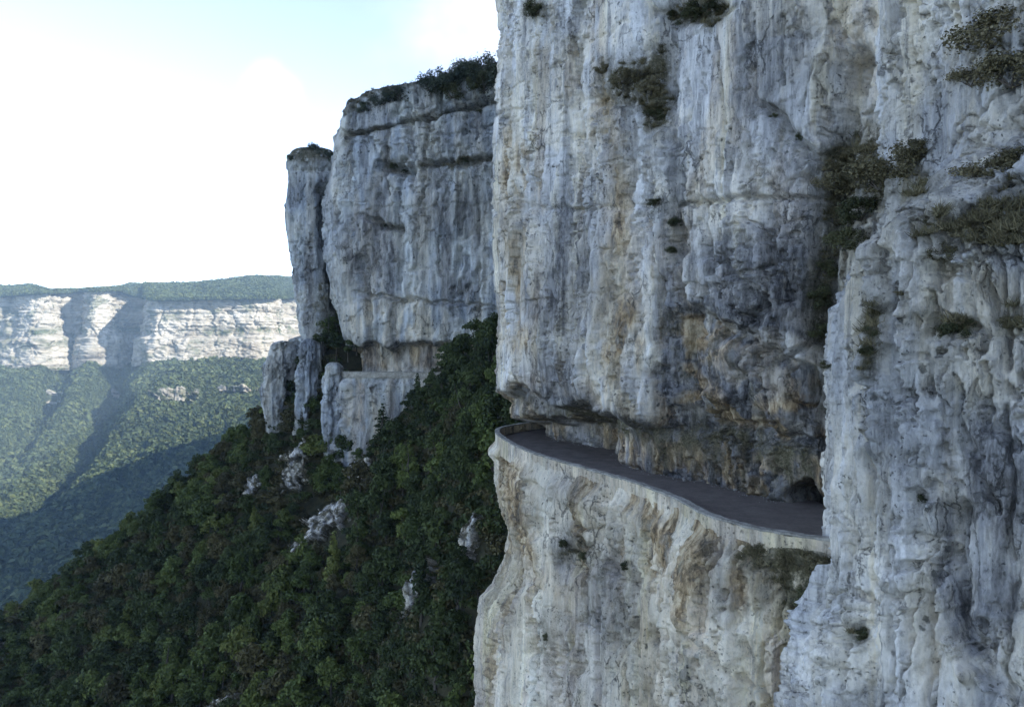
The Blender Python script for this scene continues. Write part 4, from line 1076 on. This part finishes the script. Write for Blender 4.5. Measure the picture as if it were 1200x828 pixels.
for (ox, oy, w, h) in OUT_POS:
    ok &= ~((np.abs(cpx - ox) < w * .55) & (cpy > oy - h * .35) & (cpy < oy + h * .4 + 14))
ok &= ~((cpx > 312) & (cpx < 405) & (cpy < 520) & (cpy > 395) & (cand[:, 1] < 216) & (RNG.random(len(cand)) < .6))
idx = np.where(ok)[0]
def zone(x, y):
    cy_ = np.interp(x, [c[0] for c in CREST][::-1], [c[1] for c in CREST][::-1])
    if x < 330 and y < cy_ + 26: return ('low on the ridge line near the left edge' if x < 90 else 'halfway up the ridge line against the far valley' if x < 210 else 'high on the ridge line below the pinnacle')
    if x < 330 and y < cy_ + 60 and y < 720: return 'just under the ridge line' + (' at its lower end' if x < 120 else ' at its middle' if x < 220 else ' at its upper end')
    for (ox, oy, w, h, tl, lb) in OUT[:7]:
        dx, dy = x - ox, y - oy
        if abs(dx) < w * .5 + 26 and abs(dy) < h * .5 + 30:
            side = 'below' if dy > h * .5 else 'above' if dy < -h * .5 else 'left of' if dx < 0 else 'right of'
            return f"{side} the {lb.split(' ')[0]} {lb.split(' ')[1]} {'boulder' if 'boulder' in lb else 'slab' if 'slab' in lb else 'rib' if 'rib' in lb else 'patch' if 'patch' in lb else 'outcrop'}"
    if x < 400 and y < 545: return 'at the foot of the pinnacle'
    if x < 480 and y < 540: return 'under the far road wall'
    if x >= 470 and y < 470: return 'at the top of the gully under the headland'
    if x >= 470 and y < 560: return 'in the dark gully left of the road bend'
    if x >= 520: return 'tight against the lower rock wall'
    if x >= 430: return 'low in the gully' + (' at the bottom edge' if y > 760 else '')
    if y > 780: return 'along the bottom edge of the wood' + (' on the left' if x < 150 else ' in its middle' if x < 300 else ' on the right')
    if y > 700: return 'on the lower slope' + (' near the left edge' if x < 130 else ' left of its middle' if x < 270 else ' toward the gully')
    return 'in the middle of the slope' + (' on the left' if x < 250 else ' on the right')
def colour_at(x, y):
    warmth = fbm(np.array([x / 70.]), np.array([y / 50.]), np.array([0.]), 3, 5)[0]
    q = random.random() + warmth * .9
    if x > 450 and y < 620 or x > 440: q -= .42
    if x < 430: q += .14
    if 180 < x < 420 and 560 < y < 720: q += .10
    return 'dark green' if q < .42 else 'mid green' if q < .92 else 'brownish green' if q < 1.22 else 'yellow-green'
order = idx[np.argsort(np.linalg.norm(np.c_[cand[idx], cz[idx]], axis=1) + np.where((cpx[idx] > 0) & (cpx[idx] < 585) & (cpy[idx] < 860), 0, 400))]
special = [
    ('tall', 0, 'yellow-green', 298, 632, 1.0, 'narrow yellow-green tree rising above the middle of the wood'),
    ('conical', 0, 'dark green', 527, 448, 1.25, 'tall dark conifer in front of the headland right of the far road'),
    ('rounded', 2, 'yellow-green', 152, 735, 1.0, 'rounded yellow-green tree low on the left of the wood'),
    ('rounded', 3, 'yellow-green', 240, 775, 1.05, 'yellowish tree near the bottom of the wood, left of the pale outcrop'),
    ('rounded', 1, 'mid green', 243, 605, 1.35, 'large round-headed green tree near the ridge line'),
]
for form, vi, c, px, py, sc, lb in special:
    Yh = hill_hit(px, py); p = at(px, py, Yh)
    tree(form, vi, c, (p[0], p[1], p[2] - .3), sc, random.uniform(0, 6.28), lb, 'trees on the wooded slope')
for form, vi, c, px, py, Yc, sc, lb in [
    ('conical', 1, 'dark green', 408, 404, 216, 1.5, 'tallest dark conifer in the cleft between pinnacle and headland'), ('conical', 0, 'dark green', 397, 400, 219, 1.2, 'dark conifer in the middle of the cleft beside the pinnacle'),
    ('conical', 0, 'dark green', 418, 412, 210, 1.0, 'dark conifer at the right of the cleft under the headland'), ('conical', 1, 'dark green', 386, 402, 215, 1.1, 'dark conifer at the left of the cleft against the pinnacle'),
    ('rounded', 2, 'dark green', 380, 412, 212, .9, 'dark bushy tree at the pinnacle foot, left of the cleft conifers'), ('rounded', 4, 'dark green', 394, 418, 210, .9, 'dark bushy tree below the cleft conifers'),
    ('rounded', 3, 'dark green', 408, 420, 208, .85, 'dark bushy tree at the left end of the far road'), ('rounded', 1, 'dark green', 371, 410, 212, .6, 'small dark tree against the pinnacle foot'),
    ('rounded', 0, 'dark green', 402, 380, 223, 1.1, 'dark tree high in the back of the cleft'), ('rounded', 5, 'dark green', 392, 366, 224, .9, 'topmost dark tree in the back of the cleft')]:
    p = at(px, py, Yc)
    tree(form, vi, c, tuple(p), sc, random.uniform(0, 6.28), lb, 'trees on the wooded slope')
n_ind = 0
stuff_pts = []
for i in order:
    x, y, z = cand[i, 0], cand[i, 1], cz[i]
    form = random.choices(('rounded', 'tall', 'conical'), (.88, .07, .05))[0]
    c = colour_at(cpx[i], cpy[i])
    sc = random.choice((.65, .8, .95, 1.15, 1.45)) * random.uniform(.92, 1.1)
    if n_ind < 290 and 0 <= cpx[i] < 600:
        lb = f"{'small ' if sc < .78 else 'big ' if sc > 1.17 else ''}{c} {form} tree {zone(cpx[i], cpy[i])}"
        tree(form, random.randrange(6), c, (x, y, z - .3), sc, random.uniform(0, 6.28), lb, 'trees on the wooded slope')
        n_ind += 1
    else:
        stuff_pts.append((x, y, z - .3, sc, random.uniform(0, 6.28), c, random.randrange(6)))

# instancing for what nobody could count
def scatter(name, protos, P, scales, mat_idx=None):
    """one object whose points carry the trees"""
    me = bpy.data.meshes.new(name); me.vertices.add(len(P)); me.vertices.foreach_set('co', np.ascontiguousarray(P, np.float32).ravel())
    a = me.attributes.new('sc', 'FLOAT', 'POINT'); a.data.foreach_set('value', np.ascontiguousarray(scales, np.float32))
    a = me.attributes.new('rz', 'FLOAT', 'POINT'); a.data.foreach_set('value', RNG.uniform(0, 6.28, len(P)).astype(np.float32))
    a = me.attributes.new('pick', 'INT', 'POINT'); a.data.foreach_set('value', RNG.integers(0, len(protos), len(P)).astype(np.int32))
    me.update()
    o = obj(name, me); tag(o, kind='stuff')
    ng = bpy.data.node_groups.new(name, 'GeometryNodeTree')
    ng.interface.new_socket('Geometry', in_out='INPUT', socket_type='NodeSocketGeometry')
    ng.interface.new_socket('Geometry', in_out='OUTPUT', socket_type='NodeSocketGeometry')
    gi = ng.nodes.new('NodeGroupInput'); go = ng.nodes.new('NodeGroupOutput'); L = ng.links.new
    join = ng.nodes.new('GeometryNodeJoinGeometry')
    def named(n, t):
        q = ng.nodes.new('GeometryNodeInputNamedAttribute'); q.data_type = t; q.inputs['Name'].default_value = n
        return q.outputs['Attribute']
    for k, pr in enumerate(protos):
        oi = ng.nodes.new('GeometryNodeObjectInfo'); oi.inputs['Object'].default_value = pr; oi.inputs['As Instance'].default_value = True
        cmp_ = ng.nodes.new('FunctionNodeCompare'); cmp_.data_type = 'INT'; cmp_.operation = 'EQUAL'
        L(named('pick', 'INT'), cmp_.inputs['A'] if False else cmp_.inputs[2]); cmp_.inputs[3].default_value = k
        ins = ng.nodes.new('GeometryNodeInstanceOnPoints')
        cx_ = ng.nodes.new('ShaderNodeCombineXYZ'); L(named('rz', 'FLOAT'), cx_.inputs['Z'])
        L(gi.outputs[0], ins.inputs['Points']); L(cmp_.outputs[0], ins.inputs['Selection']); L(oi.outputs['Geometry'], ins.inputs['Instance'])
        L(cx_.outputs[0], ins.inputs['Rotation']); L(named('sc', 'FLOAT'), ins.inputs['Scale'])
        L(ins.outputs[0], join.inputs[0])
    L(join.outputs[0], go.inputs[0])
    md = o.modifiers.new('scatter', 'NODES'); md.node_group = ng
    return o
def proto(name, me):
    return bpy.data.objects.new(name, me)      # never linked: only its mesh is used
if stuff_pts:
    for c in LEAVES:
        sel = [q for q in stuff_pts if q[5] == c]
        if not sel: continue
        ps = [proto('crown', FORMS['rounded'][i][1][c]) for i in (0, 2, 4)]
        scatter('woodland', ps, np.array([q[:3] for q in sel]), np.array([q[3] for q in sel]))
# low growth between the trees
M_UNDER = LEAVES['dark green']
ub = [(math.cos(a) * 1.1, math.sin(a) * 1.1, .25, .9, .6) for a in (0, 1.3, 2.5, 3.8, 5)] + [(0, 0, .5, .9, .6)]
uproto = [proto('undergrowth', leaf_mesh('undergrowth', ub, 240, .26, LEAVES['dark green'], 91)), proto('undergrowth', leaf_mesh('undergrowth', ub, 240, .24, LEAVES['brownish green'], 92))]
uc = np.c_[RNG.uniform(-200, 14, 50000), RNG.uniform(84, 262, 50000)]
z0_ = hill_z(uc[:, 0], uc[:, 1]); st_ = np.hypot(hill_z(uc[:, 0] + 1, uc[:, 1]) - z0_, hill_z(uc[:, 0], uc[:, 1] + 1) - z0_)
uc = uc[RNG.random(50000) < np.clip(.22 + .28 * np.maximum(st_ - .8, 0), 0, 1)]
uz = hill_z(uc[:, 0], uc[:, 1]); upx = 600 + F * uc[:, 0] / uc[:, 1]; upy = HZ - F * uz / uc[:, 1]
uok = (upx > -40) & (upx < 630) & (upy < 880)
uok &= ~((uc[:, 1] > np.interp(uc[:, 0], [-50, -46, -36, -22, -10, 2, 14], [226, 202, 199, 195, 191, 187, 181])) & (uc[:, 0] > -51))
for (ox, oy, w, h) in OUT_POS:
    uok &= ~((np.abs(upx - ox) < w * .42) & (upy > oy - h * .4) & (upy < oy + h * .4))
scatter('undergrowth', uproto, np.c_[uc[uok], uz[uok] - .15], RNG.uniform(.6, 1.5, uok.sum()))

# far woods
fb = [(0, 0, .55, .42, .5), (.2, .1, .4, .35, .35), (-.2, .05, .38, .35, .35), (0, -.2, .42, .33, .36)]
fprot = [proto('far_tree', leaf_mesh('far_tree', fb, 46, .26, M_FAR_TREE, 95 + i)) for i in range(3)]
def on_grid(G, n, keep):
    nr_, nc_ = G.shape[:2]
    r_ = RNG.uniform(0, nr_ - 1.001, n); c_ = RNG.uniform(0, nc_ - 1.001, n)
    i, j = r_.astype(int), c_.astype(int); fr, fc = (r_ - i)[:, None], (c_ - j)[:, None]
    P = G[i, j] * (1 - fr) * (1 - fc) + G[i + 1, j] * fr * (1 - fc) + G[i, j + 1] * (1 - fr) * fc + G[i + 1, j + 1] * fr * fc
    px = 600 + F * P[:, 0] / np.maximum(P[:, 1], 10); py = HZ - F * P[:, 2] / np.maximum(P[:, 1], 10)
    return P[keep(px, py, P)]
P = on_grid(VT, 110000, lambda px, py, P: (px > -25) & (px < 370) & (py < 725) & (P[:, 1] > 900))
print('valley trees', len(P))
cl = fbm(P[:, 0] / 120, P[:, 1] / 120, 0 * P[:, 0], 3, 3300)
scatter('far_woods', fprot, P - np.array([0, 0, 1.0]), RNG.uniform(12, 28, len(P)) * (1 + .6 * cl))
P2 = on_grid(PT[:26], 60000, lambda px, py, P: (px > -25) & (px < 400) & (py > 300))
print('plateau trees', len(P2))
scatter('far_woods', fprot, P2 - np.array([0, 0, 1.0]), RNG.uniform(9, 18, len(P2)))

# ------------------------------------------------------------------ shrubs rooted in the rock
def shrub_mesh(seed, n, size, mat, h=.8):
    r = random.Random(seed); B = []
    for i in range(15):
        a = r.uniform(0, 6.28); q = r.uniform(.05, .85) ** 1.0
        B.append((math.cos(a) * q, math.sin(a) * q, r.uniform(-.4, h) * (1 - .5 * q), r.uniform(.14, .40), r.uniform(.14, .38)))
    return leaf_mesh('foliage', B, n, size, mat, seed, 1.0), B
def stem_mesh(B, seed):
    V, Q = [], []
    for b in B[:6]: tube(V, Q, (0, 0, -.3), b[:3], .035, .012, 5)
    return mesh_np('stem', np.array([tuple(v) for v in V]), np.array(Q), M_BARK)
SHR = {}
for key, mat in (('brown', M_SHRUB), ('dark', M_SHRUB_DARK), ('grey', M_SHRUB_BLUE)):
    SHR[key] = []
    for i in range(4):
        me, B = shrub_mesh(100 + i, 3000, .05, mat); SHR[key].append((me, stem_mesh(B, i)))
def spot(keys, px, py):
    best = None
    for kx in keys:
        V, Nn = SURF[kx]
        Yv = np.maximum(V[:, 1], 5)
        d2 = (600 + F * V[:, 0] / Yv - px) ** 2 + (HZ - F * V[:, 2] / Yv - py) ** 2 + np.where(V[:, 1] < 5, 1e9, 0)
        j = np.argsort(d2)[:6]; j = j[np.argmin(Yv[j])]
        if best is None or d2[j] < 60 and Yv[j] < best[0][1]: best = (V[j], Nn[j])
    return best
def shrub(keys, px, py, wpx, kind, label, group='shrubs rooted in the cliffs', flat=.8):
    p, n = spot(keys, px, py)
    s = wpx / F * p[1] / 1.9
    t = empty('shrub', (p[0] + n[0] * s * .12, p[1] + n[1] * s * .12, p[2] - s * .35), random.uniform(0, 6.28)); t.scale = (s, s, s * flat)
    me, st = SHR[kind][random.randrange(4)]
    tag(t, label, 'shrub', group)
    obj('foliage', me, t); obj('stem', st, t)
AB = [K_MAIN, K_BUTT]
for px, py, w, kd, lb in [
    (1000, 205, 42, 'brown', 'brown bush at the top of the crevice between wall and buttress'),
    (1030, 195, 52, 'brown', 'large brown bush on the shelf above the right buttress'),
    (1058, 182, 44, 'brown', 'brown bush on the shelf, right of the largest one'),
    (1075, 172, 26, 'brown', 'small brown bush at the right end of the crevice shelf'),
    (1010, 240, 40, 'dark', 'dark bush below the shelf in the crevice'),
    (995, 275, 34, 'dark', 'dark bush halfway down the crevice'),
    (978, 250, 26, 'brown', 'thin brown bush left of the crevice bushes'),
    (968, 210, 26, 'brown', 'thin brown bush high on the left lip of the crevice'),
    (968, 310, 26, 'dark', 'green bush in the narrow part of the crevice'),
    (962, 345, 28, 'dark', 'dark green bush low in the crevice'),
    (960, 380, 24, 'dark', 'dark bush at the crevice foot above the ochre rock'),
    (966, 425, 14, 'dark', 'little dark bush under the crevice bushes'),
    (1160, 30, 60, 'brown', 'wide olive bush in the top right corner of the wall'),
    (1185, 75, 56, 'brown', 'olive bush under the top right corner bush'),
    (1140, 85, 36, 'brown', 'thin olive bush left of the top right corner bushes'),
    (1150, 200, 46, 'brown', 'brown bush on the slope above the right buttress'),
    (1188, 185, 40, 'brown', 'brown bush near the right edge above the buttress'),
    (1105, 285, 24, 'brown', 'small brown bush on the shoulder of the buttress'),
    (1135, 262, 30, 'brown', 'brown bush on the shoulder right of the small one'),
    (1118, 384, 26, 'dark', 'dark bush in a pocket of the buttress face'),
    (1136, 378, 16, 'dark', 'small dark bush right of the pocket bush'),
    (1192, 370, 24, 'brown', 'olive bush at the right edge of the buttress face'),
    (1020, 385, 20, 'dark', 'dark bush in the groove near the left edge of the buttress'),
    (1014, 408, 18, 'dark', 'dark bush lower in the left groove of the buttress'),
    (1052, 344, 10, 'brown', 'tiny yellowish bush on the buttress'),
    (1078, 584, 14, 'dark', 'little dark tuft in a hollow of the lower buttress'),
    (1010, 742, 20, 'dark', 'dark bush in a hole near the buttress foot'),
    (735, 88, 34, 'brown', 'faint brown bush high on the main wall'),
    (706, 78, 18, 'brown', 'small brown bush left of the faint one on the main wall'),
    (765, 100, 30, 'brown', 'brown bush beside the chimney high on the main wall'),
    (768, 132, 22, 'dark', 'dark bush at the foot of the brown patch beside the chimney'),
    (812, 12, 34, 'dark', 'dark bush on the broken ledge at the top edge'),
    (838, 8, 24, 'dark', 'small dark bush right of the top ledge bush'),
    (788, 18, 18, 'dark', 'small dark bush left of the top ledge bush'),
    (626, 8, 26, 'dark', 'dark bush at the top left of the main wall'),
    (768, 236, 14, 'dark', 'green tuft at the lower end of the chimney'),
    (790, 262, 16, 'dark', 'green bush in the cleft below the chimney'),
    (790, 290, 13, 'dark', 'green tuft under the cleft bush'),
    (937, 160, 12, 'dark', 'dark tuft on the slanting crack of the main wall'),
    (908, 133, 10, 'dark', 'dark tuft at the upper end of the slanting crack'),
]:
    shrub(AB, px, py, w * (1.55 if px > 940 and w > 20 else 1.2), kd, lb)
LOWK = [K_LOW]
for px, py, w, kd, lb in [
    (955, 655, 36, 'brown', 'brown bush under the parapet next to the buttress'),
    (945, 690, 40, 'dark', 'dark hanging bush below the parapet next to the buttress'),
    (940, 725, 30, 'dark', 'dark bush lowest of those under the parapet'),
    (915, 650, 30, 'brown', 'brown scrub on the rock lip left of the parapet bushes'),
    (892, 640, 18, 'brown', 'small brown scrub under the parapet'),
    (664, 635, 18, 'dark', 'dark bush on the ledge under the road corner'),
    (684, 650, 16, 'dark', 'dark tuft right of the ledge bush under the road corner'),
    (838, 612, 8, 'dark', 'tiny green tuft just under the parapet curve'),
    (692, 548, 12, 'dark', 'green tuft at the base of the masonry near the bend'),
    (733, 660, 14, 'dark', 'dark tuft in the middle of the lower wall'),
    (640, 745, 12, 'dark', 'dark tuft in the crack of the lower left wall'),
]:
    shrub(LOWK, px, py, w, kd, lb, flat=1.0)
HK = [K_HEAD]
tops = [(574, 66, 34, 'grey', 'bush on the headland rim next to the main wall'), (556, 70, 30, 'grey', 'second bush from the main wall on the headland rim'), (538, 74, 26, 'grey', 'third bush from the main wall on the headland rim'),
        (520, 78, 28, 'grey', 'rounded bush in the middle of the headland rim'), (503, 80, 28, 'grey', 'bush at the step of the headland rim'), (487, 90, 18, 'dark', 'small dark bush below the step of the headland rim'),
        (470, 94, 18, 'grey', 'small grey bush on the falling headland rim'), (455, 99, 16, 'grey', 'grey bush left of the middle of the falling rim'), (441, 103, 16, 'grey', 'grey bush near the left end of the headland rim'), (427, 112, 14, 'grey', 'leftmost bush on the headland rim'),
        (565, 82, 26, 'dark', 'dark bush just under the rim next to the main wall'), (530, 92, 22, 'dark', 'dark bush just under the middle of the rim')]
for px, py, w, kd, lb in tops:
    shrub(HK, px, py + 12, w * 1.5, kd, lb, 'shrubs on the headland rim', 1.0)
for px, py, w, kd, lb in [(460, 193, 14, 'dark', 'dark tuft in the hollow of the headland face'), (474, 199, 10, 'dark', 'small dark tuft right of the headland hollow'), (452, 264, 12, 'dark', 'dark tuft on the curved ledge of the headland'),
                          (563, 132, 12, 'dark', 'dark tuft in the upper crack of the headland'), (545, 188, 12, 'dark', 'dark tuft on the middle ledge of the headland')]:
    shrub(HK, px, py, w, kd, lb, 'shrubs on the headland rim')
for px, py, w, lb in [(349, 186, 22, 'grey bush at the left edge of the pinnacle top'), (358, 181, 22, 'grey bush left of the middle of the pinnacle top'), (368, 178, 26, 'tallest grey bush in the middle of the pinnacle top'), (379, 181, 22, 'grey bush right of the middle of the pinnacle top'), (388, 186, 20, 'grey bush at the right edge of the pinnacle top')]:
    p = at(px, py + 1, 217); s = w / F * 217 / 1.8
    t = empty('shrub', (p[0], p[1], p[2]), random.uniform(0, 6)); t.scale = (s, s, s * .8)
    tag(t, lb, 'shrub', 'shrubs on the pinnacle top')
    me, st = SHR['grey'][random.randrange(4)]; obj('foliage', me, t); obj('stem', st, t)

# dry grass on the ledges: too many blades to count
def grass_mesh(seed):
    r = np.random.default_rng(seed); n = 90
    base = r.normal(size=(n, 3)) * np.array([.22, .22, .05]); d = r.normal(size=(n, 3)) * .55; d[:, 2] = np.abs(d[:, 2]) + .35
    d = d / np.linalg.norm(d, axis=1)[:, None] * r.uniform(.3, .75, n)[:, None]
    sd_ = np.cross(d, r.normal(size=(n, 3))); sd_ = sd_ / np.linalg.norm(sd_, axis=1)[:, None] * .03
    tip = base + d; tip[:, 2] -= .14 * np.linalg.norm(d[:, :2], axis=1)
    V = np.stack([base - sd_, base + sd_, tip + sd_ * .3, tip - sd_ * .3], 1).reshape(-1, 3)
    return mesh_np('grass_tuft', V, np.arange(n * 4).reshape(-1, 4), M_SHRUB, False)
gpro = [proto('grass_tuft', grass_mesh(i)) for i in range(3)]
gp, gs = [], []
for key, thr in ((K_MAIN, .5), (K_BUTT, .5), (K_LOW, .5), (K_HEAD, .6)):
    V, Nn = SURF[key]; mo = MOSS[key]
    Yv = np.maximum(V[:, 1], 5); px = 600 + F * V[:, 0] / Yv; py = HZ - F * V[:, 2] / Yv
    w = np.clip(mo - thr, 0, .5) * ((px > -20) & (px < 1240) & (py > -30) & (py < 860) & (V[:, 1] > 8))
    w = w * ((py < 350) | (key != K_MAIN))
    n = min(900, int((w > 0).sum() * .035))
    if n < 5: continue
    j = RNG.choice(len(V), n, replace=False, p=w / w.sum()) if (w > 0).sum() > n else np.where(w > 0)[0]
    gp.append(V[j] + Nn[j] * .03); gs.append(RNG.uniform(.3, .75, len(j)) * (1.0 if key != K_HEAD else 1.7))
scatter('dry_grass', gpro, np.concatenate(gp), np.concatenate(gs))

# gravel and rock crumbs washed against the foot of the wall
def stone_mesh(seed):
    bm = bmesh.new(); bmesh.ops.create_icosphere(bm, subdivisions=1, radius=1.0)
    r = random.Random(seed)
    for v in bm.verts: v.co *= r.uniform(.65, 1.15)
    me = bpy.data.meshes.new('stone'); bm.to_mesh(me); bm.free(); me.materials.append(M_COPING); return me
V, _ = SURF[K_MAIN]
px = 600 + F * V[:, 0] / np.maximum(V[:, 1], 5)
foot_ = V[(np.abs(V[:, 2] + 10.9) < .12) & (px > 640) & (px < 1010) & (V[:, 1] > 30)]
if len(foot_):
    j = RNG.choice(len(foot_), 320); cdir = np.array([-.85, -.52])
    off = np.abs(RNG.normal(0, .4, 320))[:, None] * cdir + RNG.normal(0, .15, (320, 2))
    scatter('gravel', [proto('stone', stone_mesh(i)) for i in range(3)], np.c_[foot_[j, :2] + off, np.full(320, ZR + .01)], RNG.uniform(.02, .07, 320) * (1 + (RNG.random(320) < .06) * 1.6))

# ------------------------------------------------------------------ air
hz = bpy.data.meshes.new('haze')
x0, x1, y0, y1, z0, z1 = -9100, 9100, -7700, 10700, -560, 385
hz.from_pydata([(x, y, z) for z in (z0, z1) for y in (y0, y1) for x in (x0, x1)], [], [(0, 2, 3, 1), (4, 5, 7, 6), (0, 1, 5, 4), (2, 6, 7, 3), (0, 4, 6, 2), (1, 3, 7, 5)])
hm = bpy.data.materials.new('air'); hm.use_nodes = True
hn = hm.node_tree; hn.nodes.clear()
ho = hn.nodes.new('ShaderNodeOutputMaterial'); pv = hn.nodes.new('ShaderNodeVolumePrincipled')
pv.inputs['Color'].default_value = (.54, .77, 1.0, 1); pv.inputs['Density'].default_value = 0.85e-4
pv.inputs['Anisotropy'].default_value = 0.0
hn.links.new(pv.outputs[0], ho.inputs['Volume'])
hz.materials.append(hm)
o = obj('haze', hz); tag(o, kind='stuff')
